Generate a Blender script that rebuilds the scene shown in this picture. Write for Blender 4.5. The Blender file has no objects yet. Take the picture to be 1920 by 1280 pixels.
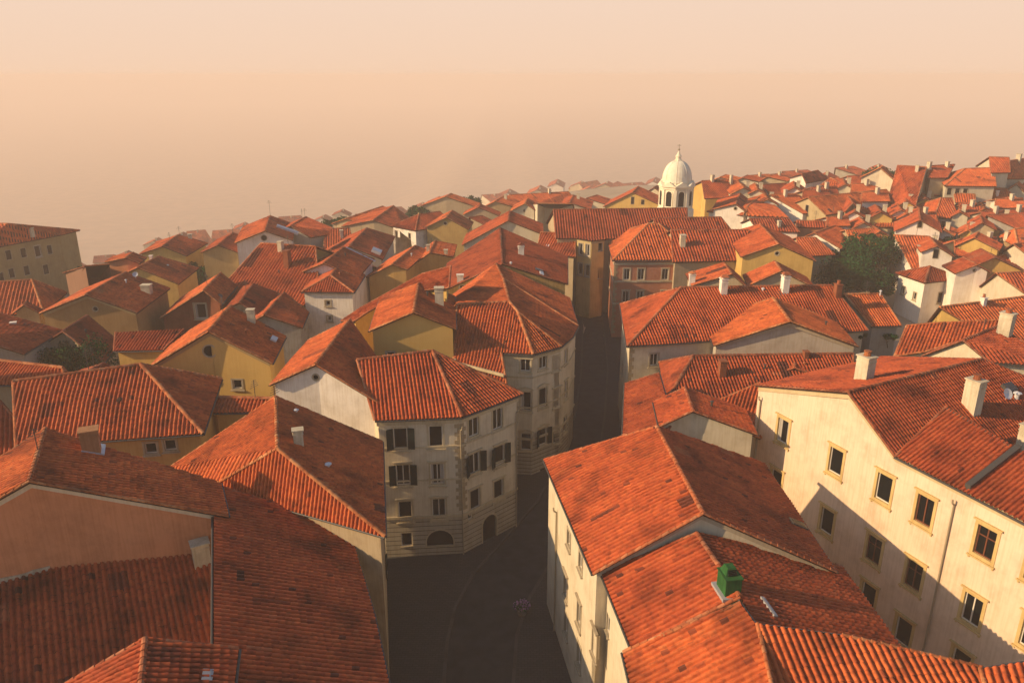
import bpy, math, random, numpy as np
from mathutils import Vector, Matrix
from mathutils.geometry import tessellate_polygon
random.seed(7); np.random.seed(7)
V = Vector
C = bpy.context.scene.collection
scene = bpy.context.scene
R = math.radians

# ------------------------------------------------------------------ camera
CAM_H, FPX, PT = 45.0, 1450.0, R(19)
SPT, CPT = math.sin(PT), math.cos(PT)
CAMP = V((0, 0, CAM_H))
def ray(px, py):
    u = (px - 960) / FPX; v = (640 - py) / FPX
    return V((u, v * SPT + CPT, v * CPT - SPT))
def P(px, py, z):
    d = ray(px, py); return CAMP + d * ((z - CAM_H) / d.z)
def PD(px, py, Y):
    d = ray(px, py); return CAMP + d * (Y / d.y)
def on_plane(px, py, p0, n):
    d = ray(px, py); return CAMP + d * ((p0 - CAMP).dot(n) / d.dot(n))
cam = bpy.data.objects.new('camera', bpy.data.cameras.new('camera')); C.objects.link(cam)
cam.location = CAMP; cam.rotation_euler = (math.pi / 2 - PT, 0, 0)
cam.data.lens = FPX / 1920 * 36; cam.data.sensor_width = 36
cam.data.clip_start = 1; cam.data.clip_end = 12000
scene.camera = cam

# ------------------------------------------------------------------ sun + sky
SUN_EL = R(25); SUN_H = V((-0.975, -0.21, 0)).normalized()
TO_SUN = V((SUN_H.x * math.cos(SUN_EL), SUN_H.y * math.cos(SUN_EL), math.sin(SUN_EL)))
sun = bpy.data.objects.new('sun', bpy.data.lights.new('sun', 'SUN')); C.objects.link(sun)
sun.rotation_euler = (-TO_SUN).to_track_quat('-Z', 'Y').to_euler()
sun.location = (-60, -40, 90)
sun.data.energy = 5.0; sun.data.angle = R(0.5); sun.data.color = (1.0, 0.71, 0.40)
world = bpy.data.worlds.new("World"); scene.world = world; world.use_nodes = True
wn = world.node_tree; bg = wn.nodes['Background']
sky = wn.nodes.new('ShaderNodeTexSky'); sky.sky_type = 'NISHITA'; sky.sun_disc = False
sky.sun_elevation = SUN_EL; sky.sun_rotation = math.atan2(TO_SUN.x, TO_SUN.y)
sky.air_density = 1.3; sky.dust_density = 1.5; sky.ozone_density = 3.0
# morning glow: the hazy sky is pale and warm in a low band all round, clear and bluish overhead
SKY_K, GLOW0, GLOW1 = 0.10, (0.745, 0.52, 0.37), (0.735, 0.55, 0.43)
tcw = wn.nodes.new('ShaderNodeTexCoord'); sxyz = wn.nodes.new('ShaderNodeSeparateXYZ'); wn.links.new(tcw.outputs['Generated'], sxyz.inputs[0])
mr = wn.nodes.new('ShaderNodeMapRange'); mr.inputs[1].default_value = 0.0; mr.inputs[2].default_value = 0.10; wn.links.new(sxyz.outputs[2], mr.inputs[0])
gl = wn.nodes.new('ShaderNodeMix'); gl.data_type = 'RGBA'; wn.links.new(mr.outputs[0], gl.inputs[0])
gl.inputs[6].default_value = (*[c / SKY_K for c in GLOW0], 1); gl.inputs[7].default_value = (*[c / SKY_K for c in GLOW1], 1)
mf = wn.nodes.new('ShaderNodeMapRange'); mf.interpolation_type = 'SMOOTHSTEP'; mf.inputs[1].default_value = 0.085; mf.inputs[2].default_value = 0.125; wn.links.new(sxyz.outputs[2], mf.inputs[0])
mx = wn.nodes.new('ShaderNodeMix'); mx.data_type = 'RGBA'; wn.links.new(mf.outputs[0], mx.inputs[0]); wn.links.new(gl.outputs[2], mx.inputs[6]); wn.links.new(sky.outputs[0], mx.inputs[7])
wn.links.new(mx.outputs[2], bg.inputs[0]); bg.inputs[1].default_value = SKY_K
scene.view_settings.view_transform = 'Standard'; scene.view_settings.look = 'None'
scene.view_settings.gamma = 1; scene.view_settings.exposure = 0.30
scene.cycles.volume_bounces = 2; scene.cycles.max_bounces = 6
scene.cycles.volume_step_rate = 1; scene.cycles.use_denoising = True

# ------------------------------------------------------------------ materials
def new_mat(name, col, rough=0.85, spec=0.3):
    m = bpy.data.materials.new(name); m.use_nodes = True
    b = m.node_tree.nodes['Principled BSDF']
    b.inputs['Base Color'].default_value = (*col, 1); b.inputs['Roughness'].default_value = rough
    b.inputs['Specular IOR Level'].default_value = spec
    return m
def nd(nt, t, **kw):
    n = nt.nodes.new(t)
    for k, v in kw.items(): setattr(n, k, v)
    return n
def ramp(nt, stops):
    r = nt.nodes.new('ShaderNodeValToRGB'); e = r.color_ramp.elements
    while len(e) < len(stops): e.new(0.5)
    for x, (p, c) in zip(e, stops): x.position = p; x.color = (*c, 1)
    return r
def mul(nt, a, b, fac=1.0, mode='MULTIPLY'):
    m = nt.nodes.new('ShaderNodeMix'); m.data_type = 'RGBA'; m.blend_type = mode
    m.inputs[0].default_value = fac
    nt.links.new(a, m.inputs[6]); nt.links.new(b, m.inputs[7]); return m.outputs[2]
def tile_material(name, stops, rough=0.8):
    m = new_mat(name, (0.4, 0.1, 0.05), rough, 0.25); nt = m.node_tree; L = nt.links
    uv = nd(nt, 'ShaderNodeUVMap'); uv.uv_map = 'tile'
    sp = nd(nt, 'ShaderNodeSeparateXYZ'); L.new(uv.outputs[0], sp.inputs[0])
    rp = ramp(nt, stops); L.new(sp.outputs[0], rp.inputs[0])
    tc = nd(nt, 'ShaderNodeTexCoord')
    n1 = nd(nt, 'ShaderNodeTexNoise'); n1.inputs['Scale'].default_value = 0.35; n1.inputs['Detail'].default_value = 6
    L.new(tc.outputs['Object'], n1.inputs['Vector'])
    r1 = ramp(nt, [(0.28, (0.40, 0.40, 0.46)), (0.48, (0.92, 0.92, 0.93)), (0.72, (1.16, 1.22, 1.25))]); L.new(n1.outputs[0], r1.inputs[0])
    n2 = nd(nt, 'ShaderNodeTexNoise'); n2.inputs['Scale'].default_value = 3.2; n2.inputs['Detail'].default_value = 5
    L.new(tc.outputs['Object'], n2.inputs['Vector'])
    r2 = ramp(nt, [(0.30, (0.62, 0.60, 0.60)), (0.5, (1, 1, 1)), (0.72, (1.14, 1.12, 1.08))]); L.new(n2.outputs[0], r2.inputs[0])
    c = mul(nt, rp.outputs[0], r1.outputs[0]); c = mul(nt, c, r2.outputs[0])
    oi = nd(nt, 'ShaderNodeObjectInfo'); r3 = ramp(nt, [(0, (0.62, 0.62, 0.70)), (0.5, (0.92, 0.92, 0.92)), (1, (1.12, 1.32, 1.15))])
    L.new(oi.outputs['Random'], r3.inputs[0]); c = mul(nt, c, r3.outputs[0])
    L.new(c, nt.nodes['Principled BSDF'].inputs['Base Color'])
    return m
T_STOPS = [(p, (c[0] * .88, c[1] * .74, c[2] * .72)) for p, c in [(0.0, (0.10, 0.035, 0.024)), (0.05, (0.22, 0.058, 0.028)), (0.10, (0.40, 0.085, 0.030)), (0.5, (0.54, 0.115, 0.034)), (0.85, (0.62, 0.150, 0.042)), (1.0, (0.58, 0.19, 0.075))]]
M_TILE = tile_material('clay_tile', T_STOPS)
M_TILE2 = tile_material('old_clay_tile', [(p, (c[0] * 0.80, c[1] * 0.84, c[2] * 0.95)) for p, c in T_STOPS])
M_RIDGE = tile_material('ridge_tile', [(0.0, (0.32, 0.08, 0.03)), (0.5, (0.44, 0.125, 0.045)), (1.0, (0.47, 0.18, 0.085))])
M_UNDER = new_mat('roof_boards', (0.045, 0.022, 0.016), 0.95, 0.1)
_pl = {}; ALB = 0.64
def plaster(col, dirt=0.5):
    col = tuple(c * ALB for c in col); k = (tuple(round(x, 3) for x in col), dirt)
    if k in _pl: return _pl[k]
    m = new_mat('plaster', col, 0.9, 0.2); nt = m.node_tree; L = nt.links
    tc = nd(nt, 'ShaderNodeTexCoord')
    n1 = nd(nt, 'ShaderNodeTexNoise'); n1.inputs['Scale'].default_value = 0.5; n1.inputs['Detail'].default_value = 8; n1.inputs['Roughness'].default_value = 0.65
    L.new(tc.outputs['Object'], n1.inputs['Vector'])
    a = 1 - 0.36 * dirt
    r1 = ramp(nt, [(0.32, (a, a * 0.97, a * 0.93)), (0.55, (1, 1, 1))]); L.new(n1.outputs[0], r1.inputs[0])
    mp = nd(nt, 'ShaderNodeMapping'); mp.inputs['Scale'].default_value = (4.5, 4.5, 0.25); L.new(tc.outputs['Object'], mp.inputs['Vector'])
    n2 = nd(nt, 'ShaderNodeTexNoise'); n2.inputs['Scale'].default_value = 1.4; n2.inputs['Detail'].default_value = 5; L.new(mp.outputs[0], n2.inputs['Vector'])
    b = 1 - 0.15 * dirt
    r2 = ramp(nt, [(0.36, (b, b * 0.97, b * 0.92)), (0.56, (1, 1, 1))]); L.new(n2.outputs[0], r2.inputs[0])
    rgb = nd(nt, 'ShaderNodeRGB'); rgb.outputs[0].default_value = (*col, 1)
    c = mul(nt, rgb.outputs[0], r1.outputs[0]); c = mul(nt, c, r2.outputs[0])
    L.new(c, nt.nodes['Principled BSDF'].inputs['Base Color'])
    bp = nd(nt, 'ShaderNodeBump'); bp.inputs['Strength'].default_value = 0.25; bp.inputs['Distance'].default_value = 0.03
    n3 = nd(nt, 'ShaderNodeTexNoise'); n3.inputs['Scale'].default_value = 6; n3.inputs['Detail'].default_value = 4; L.new(tc.outputs['Object'], n3.inputs['Vector'])
    L.new(n3.outputs[0], bp.inputs['Height']); L.new(bp.outputs[0], nt.nodes['Principled BSDF'].inputs['Normal'])
    _pl[k] = m; return m
WHITE = (1.24, 1.12, 0.96); CREAM = (0.92, 0.80, 0.58); YELLOW = (0.92, 0.60, 0.18); BEIGE = (0.66, 0.52, 0.33)
OCHRE = (0.76, 0.48, 0.16); TERRA = (0.86, 0.36, 0.17); PINK = (0.66, 0.27, 0.16); GREYW = (0.56, 0.52, 0.46)
STONE = (0.55, 0.43, 0.26)
M_GLASS = new_mat('window_glass', (0.006, 0.008, 0.009), 0.25, 0.12)
M_FRAME = new_mat('painted_frame', (0.62, 0.56, 0.46), 0.6)
M_WOODF = new_mat('brown_frame', (0.16, 0.05, 0.022), 0.6)
M_SHUT = new_mat('dark_shutter', (0.010, 0.020, 0.017), 0.8, 0.1)
M_STONE = plaster(STONE, 0.7)
M_SILL = plaster((0.62, 0.52, 0.36), 0.6)
M_METAL = new_mat('gutter_metal', (0.05, 0.045, 0.04), 0.5, 0.5)
M_PIPE = new_mat('downpipe_metal', (0.30, 0.24, 0.15), 0.5, 0.5)
M_GREY = new_mat('lead_flashing', (0.30, 0.29, 0.29), 0.5, 0.5)
M_LIGHT = new_mat('pale_sheet', (0.55, 0.54, 0.54), 0.45, 0.5)
M_GREEN = plaster((0.035, 0.17, 0.04), 1.4)
M_BRICK = plaster((0.40, 0.13, 0.06), 1.0)
M_CURT = new_mat('curtain', (0.34, 0.31, 0.27), 0.9, 0.1)
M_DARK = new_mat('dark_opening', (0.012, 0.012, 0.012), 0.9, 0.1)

# ------------------------------------------------------------------ mesh collector
class MB:
    def __init__(s): s.v = []; s.f = []; s.m = []; s.uv = []; s.arr = []
    def quad(s, *pts, m=0, uv=(0.5, 0.5)):
        b = len(s.v); s.v += [tuple(p) for p in pts]; s.uv += [uv] * len(pts)
        s.f.append(list(range(b, b + len(pts)))); s.m.append(m)
    def box(s, o, ax, ay, az, m=0):      # o = centre, half-axes
        c = [o + ax * i + ay * j + az * k for k in (-1, 1) for j in (-1, 1) for i in (-1, 1)]
        for q in ((0, 2, 3, 1), (4, 5, 7, 6), (0, 1, 5, 4), (2, 6, 7, 3), (0, 4, 6, 2), (1, 3, 7, 5)): s.quad(*[c[i] for i in q], m=m)
    def taper(s, o, ax, ay, az, t, m=0):
        c = [o + ax * i * (t if k > 0 else 1) + ay * j * (t if k > 0 else 1) + az * k for k in (-1, 1) for j in (-1, 1) for i in (-1, 1)]
        for q in ((0, 2, 3, 1), (4, 5, 7, 6), (0, 1, 5, 4), (2, 6, 7, 3), (0, 4, 6, 2), (1, 3, 7, 5)): s.quad(*[c[i] for i in q], m=m)
    def tube(s, p, q, r, n=8, m=0, r2=None, cap=True):
        d = (q - p).normalized(); a = d.orthogonal().normalized(); b = d.cross(a); r2 = r if r2 is None else r2
        A = [p + (a * math.cos(t) + b * math.sin(t)) * r for t in [2 * math.pi * i / n for i in range(n)]]
        B = [q + (a * math.cos(t) + b * math.sin(t)) * r2 for t in [2 * math.pi * i / n for i in range(n)]]
        for i in range(n): s.quad(A[i], A[(i + 1) % n], B[(i + 1) % n], B[i], m=m)
        if cap: s.quad(*A[::-1], m=m); s.quad(*B, m=m)
    def lathe(s, c, prof, n=16, m=0, phase=0.0, sq=None):
        for (r0, z0), (r1, z1) in zip(prof, prof[1:]):
            for i in range(n):
                a0 = 2 * math.pi * i / n + phase; a1 = 2 * math.pi * (i + 1) / n + phase
                p = [c + V((r0 * math.cos(a0), r0 * math.sin(a0), z0)), c + V((r0 * math.cos(a1), r0 * math.sin(a1), z0)),
                     c + V((r1 * math.cos(a1), r1 * math.sin(a1), z1)), c + V((r1 * math.cos(a0), r1 * math.sin(a0), z1))]
                if r0 < 1e-6: s.quad(p[0], p[2], p[3], m=m)
                elif r1 < 1e-6: s.quad(p[0], p[1], p[2], m=m)
                else: s.quad(*p, m=m)
    def bulk(s, verts, k, uvs, m=0):      # verts (N, 2, K, 3): N tiles
        s.arr.append((verts, k, uvs, m))
    def build(s, name, mats, parent=None, org=V((0, 0, 0)), smooth=False):
        nv0 = len(s.v); V0 = np.array(s.v, dtype=np.float64).reshape(-1, 3); U0 = np.array(s.uv, dtype=np.float64).reshape(-1, 2)
        lens = [len(f) for f in s.f]; loops = [np.array([i for f in s.f for i in f], dtype=np.int64)]
        LT = [np.array(lens, dtype=np.int64)]; MI = [np.array(s.m, dtype=np.int64)]; VS = [V0]; US = [U0]; base = nv0
        for verts, k, uvs, m in s.arr:
            n = verts.shape[0]
            if n == 0: continue
            VS.append(verts.reshape(-1, 3)); US.append(np.repeat(uvs, 2 * k, axis=0))
            st = base + np.arange(n)[:, None, None] * (2 * k); j = np.arange(k - 1)[None, :, None]
            q = np.concatenate([st + j, st + j + 1, st + k + j + 1, st + k + j], axis=2)
            loops.append(q.reshape(-1)); LT.append(np.full(n * (k - 1), 4)); MI.append(np.full(n * (k - 1), m)); base += n * 2 * k
        vv = np.concatenate(VS) - np.array(org)[None, :]; ll = np.concatenate(loops); lt = np.concatenate(LT); mi = np.concatenate(MI); uu = np.concatenate(US)
        me = bpy.data.meshes.new(name)
        me.vertices.add(len(vv)); me.vertices.foreach_set('co', vv.astype(np.float32).ravel())
        me.loops.add(len(ll)); me.loops.foreach_set('vertex_index', ll.astype(np.int32))
        me.polygons.add(len(lt)); ls = np.concatenate([[0], np.cumsum(lt)[:-1]])
        me.polygons.foreach_set('loop_start', ls.astype(np.int32)); me.polygons.foreach_set('loop_total', lt.astype(np.int32))
        me.polygons.foreach_set('material_index', mi.astype(np.int32))
        if smooth: me.polygons.foreach_set('use_smooth', np.ones(len(lt), dtype=bool))
        ul = me.uv_layers.new(name='tile'); ul.data.foreach_set('uv', uu[ll].astype(np.float32).ravel())
        me.update(calc_edges=True); me.validate()
        for m in (mats if isinstance(mats, (list, tuple)) else [mats]): me.materials.append(m)
        o = bpy.data.objects.new(name, me); C.objects.link(o)
        if parent is not None: o.parent = parent
        else: o.location = org
        return o
def tag(o, label, cat, group=None, kind=None):
    if label: o['label'] = label
    if cat: o['category'] = cat
    if group: o['group'] = group
    if kind: o['kind'] = kind
    return o
def empty(name, loc):
    o = bpy.data.objects.new(name, None); C.objects.link(o); o.location = loc; o.empty_display_size = 0.5; return o

# ------------------------------------------------------------------ terrain
def sm(a, b, x):
    t = min(1, max(0, (x - a) / (b - a))); return t * t * (3 - 2 * t)
def ground(x, y):
    g = 9.0 * sm(110, 240, 0.55 * x + 0.85 * y) * sm(-30, 60, x)
    e = y - (205 + 0.75 * x if x < 60 else 250 + 0.4 * (x - 60))
    if e > 0: g -= 165 * sm(0, 900 - 560 * sm(0, 110, x), e)
    g -= 30 * sm(95, 260, -x)
    return g

# ------------------------------------------------------------------ tiles
PROF = {0: ([0, .05, .16, .33, .50, .61, .66, .83, 1.0], [0, .55, .88, 1, .88, .55, 0, -.25, 0]),
        1: ([0, .11, .33, .55, .66, 1.0], [0, .8, 1, .8, 0, -.15]),
        2: ([0, .18, .42, .6, 1.0], [0, .9, .9, 0, 0])}
def clip(poly, edges):
    for (ax, ay, nx, ny) in edges:
        out = []; n = len(poly)
        for i in range(n):
            p = poly[i]; q = poly[(i + 1) % n]
            dp = (p[0] - ax) * nx + (p[1] - ay) * ny; dq = (q[0] - ax) * nx + (q[1] - ay) * ny
            if dp >= 0: out.append(p)
            if (dp > 0 > dq) or (dp < 0 < dq):
                t = dp / (dp - dq); out.append(tuple(p[k] + (q[k] - p[k]) * t for k in range(3)))
        poly = out
        if len(poly) < 3: return []
    return poly
def newell(pts):
    n = V((0, 0, 0))
    for i in range(len(pts)):
        a, b = pts[i], pts[(i + 1) % len(pts)]
        n += V(((a.y - b.y) * (a.z + b.z), (a.z - b.z) * (a.x + b.x), (a.x - b.x) * (a.y + b.y)))
    n.normalize(); return n if n.z > 0 else -n
def roof_tiles(mb, pts, w, lc, amp, lev, m=0):
    n = newell(pts); c = sum(pts, V((0, 0, 0))) / len(pts)
    ex = V((0, 0, 1)).cross(n)
    if ex.length < 1e-4: ex = V((1, 0, 0))
    ex.normalize(); ey = n.cross(ex)
    if ey.z < 0: ex, ey = -ex, -ey
    uv = [((p - c).dot(ex), (p - c).dot(ey)) for p in pts]; hs = [(p - c).dot(n) for p in pts]
    N = len(pts)
    ar = sum(uv[i][0] * uv[(i + 1) % N][1] - uv[(i + 1) % N][0] * uv[i][1] for i in range(N))
    idx = list(range(N)) if ar > 0 else list(range(N))[::-1]
    conv = all((uv[idx[(i + 1) % N]][0] - uv[idx[i]][0]) * (uv[idx[(i + 2) % N]][1] - uv[idx[(i + 1) % N]][1]) -
               (uv[idx[(i + 1) % N]][1] - uv[idx[i]][1]) * (uv[idx[(i + 2) % N]][0] - uv[idx[(i + 1) % N]][0]) >= -1e-6 for i in range(N))
    if conv and max(abs(h) for h in hs) < 0.02: regs = [idx]
    else: regs = [list(t) for t in tessellate_polygon([[V((*uv[i], 0)) for i in range(N)]])]
    ph = random.random() * w; xs, hp = PROF[lev]; xs = np.array(xs) * w; hp = np.array(hp) * amp; K = len(xs)
    EX, EY, NN, CC = (np.array(a) for a in (ex, ey, n, c))
    u0 = min(u for u, _ in uv) - w - ph; u1 = max(u for u, _ in uv) + w; v0 = min(v for _, v in uv); v1 = max(v for _, v in uv) + lc
    ni = int((u1 - u0) / w) + 2; nj = int((v1 - v0) / lc) + 1
    I, J = np.meshgrid(np.arange(ni), np.arange(nj), indexing='ij'); I = I.ravel(); J = J.ravel(); nt = len(I)
    U = u0 + I * w; Vb = v0 + J * lc; Vt = Vb + lc * 1.06
    wave = 0.035 * np.sin(U * 0.55 + c.x) * np.sin(Vb * 0.5 + c.y) if lev < 2 else 0 * U
    jb = 0.035 + np.random.uniform(-.010, .014, nt); jt = np.random.uniform(-.005, .005, nt); sk = np.random.uniform(-.02, .02, nt); jv = np.random.uniform(-.03, .03, nt)
    slip = np.random.rand(nt) < 0.006; jv[slip] -= 0.12; sk[slip] *= 3
    col = np.random.rand(ni) * 0.25
    r1 = np.clip(0.25 + np.random.rand(nt) * 0.45 + col[I] * 1.2 - 0.06, 0.06, 1)
    # patches of replaced or mossy tiles
    for _ in range(max(1, int(nt / 420))):
        k = np.random.randint(nt); a = np.random.randint(1, 3); b = np.random.randint(1, 4)
        pm = (abs(I - I[k]) < a) & (abs(J - J[k]) < b); r1[pm] = np.random.uniform(0.0, 0.09) if random.random() < .7 else 0.98
    stray = np.random.rand(nt) < 0.016; r1[stray] = np.random.uniform(.02, .12, stray.sum())
    uvs = np.stack([r1, np.random.rand(nt)], axis=1)
    for rg in regs:
        pr = [uv[i] for i in rg]
        a2 = sum(pr[i][0] * pr[(i + 1) % len(pr)][1] - pr[(i + 1) % len(pr)][0] * pr[i][1] for i in range(len(pr)))
        if a2 < 0: rg = rg[::-1]; pr = pr[::-1]
        if abs(a2) < 1e-3: continue
        A = np.array([[uv[i][0], uv[i][1], 1] for i in rg[:3]]); hh = np.array([hs[i] for i in rg[:3]])
        try: co = np.linalg.solve(A, hh)
        except Exception: co = np.array([0, 0, 0.])
        if len(regs) == 1: co = np.array([0, 0, 0.])
        edges = []
        for i in range(len(pr)):
            (ax, ay), (bx, by) = pr[i], pr[(i + 1) % len(pr)]; l = math.hypot(bx - ax, by - ay)
            if l > 1e-5: edges.append((ax, ay, -(by - ay) / l, (bx - ax) / l))
        full = np.ones(nt, bool); out = np.zeros(nt, bool)
        for (ax, ay, nx, ny) in edges:
            ds = [(uu - ax) * nx + (vv - ay) * ny for uu in (U - .03, U + w + .03) for vv in (Vb - .05, Vt)]
            mn = np.minimum.reduce(ds); mx = np.maximum.reduce(ds); full &= mn >= 0; out |= mx <= 0
        f = np.where(full)[0]; p = np.where(~full & ~out)[0]
        def geo(ix):
            uu = U[ix][:, None, None] + xs[None, None, :] + np.stack([sk[ix], -sk[ix]], 1)[:, :, None]
            vv = np.stack([Vb[ix] + jv[ix], Vt[ix]], 1)[:, :, None] + 0 * uu
            h = hp[None, None, :] + np.stack([jb[ix], jt[ix]], 1)[:, :, None] + wave[ix][:, None, None] + 0 * uu
            return uu, vv, h
        if len(f):
            uu, vv, h = geo(f); h = h + co[0] * uu + co[1] * vv + co[2]
            mb.bulk(CC + uu[..., None] * EX + vv[..., None] * EY + h[..., None] * NN, K, uvs[f], m)
        if len(p):
            uu, vv, h = geo(p)
            for a, t in enumerate(p):
                for k in range(K - 1):
                    q = [(uu[a, 0, k], vv[a, 0, k], h[a, 0, k]), (uu[a, 0, k + 1], vv[a, 0, k + 1], h[a, 0, k + 1]),
                         (uu[a, 1, k + 1], vv[a, 1, k + 1], h[a, 1, k + 1]), (uu[a, 1, k], vv[a, 1, k], h[a, 1, k])]
                    q = clip(q, edges)
                    if q: mb.quad(*[c + ex * x + ey * y + n * (z + co[0] * x + co[1] * y + co[2]) for x, y, z in q], m=m, uv=tuple(uvs[t]))
def caps(mb, a, b, r, m, seg=0.5):
    d = b - a; L = d.length
    if L < 0.2: return
    d /= L; s = d.cross(V((0, 0, 1))).normalized(); up = s.cross(d); n = max(1, round(L / seg)); 
    for i in range(n):
        p = a + d * (L * i / n - 0.03); q = a + d * (L * (i + 1) / n + 0.02); j = random.uniform(-.02, .02); uvr = (random.random(), 0.5)
        A, B = [], []
        for k in range(6):
            t = math.pi * k / 5
            A.append(p + s * (math.cos(t) * r * 1.06 + j) + up * (math.sin(t) * r * 0.95 + 0.02)); B.append(q + s * (math.cos(t) * r * 0.94 - j) + up * (math.sin(t) * r * 0.85 - 0.02))
        for k in range(5): mb.quad(A[k], A[k + 1], B[k + 1], B[k], m=m, uv=uvr)
        mb.quad(*A, m=m, uv=uvr)

def in_tri(p, a, b, c):
    d = (b.x - a.x) * (c.y - a.y) - (c.x - a.x) * (b.y - a.y)
    if abs(d) < 1e-9: return None
    s = ((p.x - a.x) * (c.y - a.y) - (c.x - a.x) * (p.y - a.y)) / d; t = ((b.x - a.x) * (p.y - a.y) - (p.x - a.x) * (b.y - a.y)) / d
    if s < -.01 or t < -.01 or s + t > 1.01: return None
    return a.z + s * (b.z - a.z) + t * (c.z - a.z)
def tri_list(pts):
    n = newell(pts); return [tuple(pts[i] for i in t) for t in tessellate_polygon([[p - n * n.dot(p) for p in pts]])]
def ray_tris(px, py, tris):
    d = ray(px, py); best = None
    for a, b, c in tris:
        n = (b - a).cross(c - a); den = d.dot(n)
        if abs(den) < 1e-9: continue
        t = (a - CAMP).dot(n) / den; p = CAMP + d * t
        if t < 0: continue
        ok = True
        for x, y in ((a, b), (b, c), (c, a)):
            if (y - x).cross(p - x).dot(n) < -1e-6 * n.length: ok = False
        if ok and (best is None or t < best[0]): best = (t, p, n.normalized() if n.z > 0 else -n.normalized())
    return best

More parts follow.
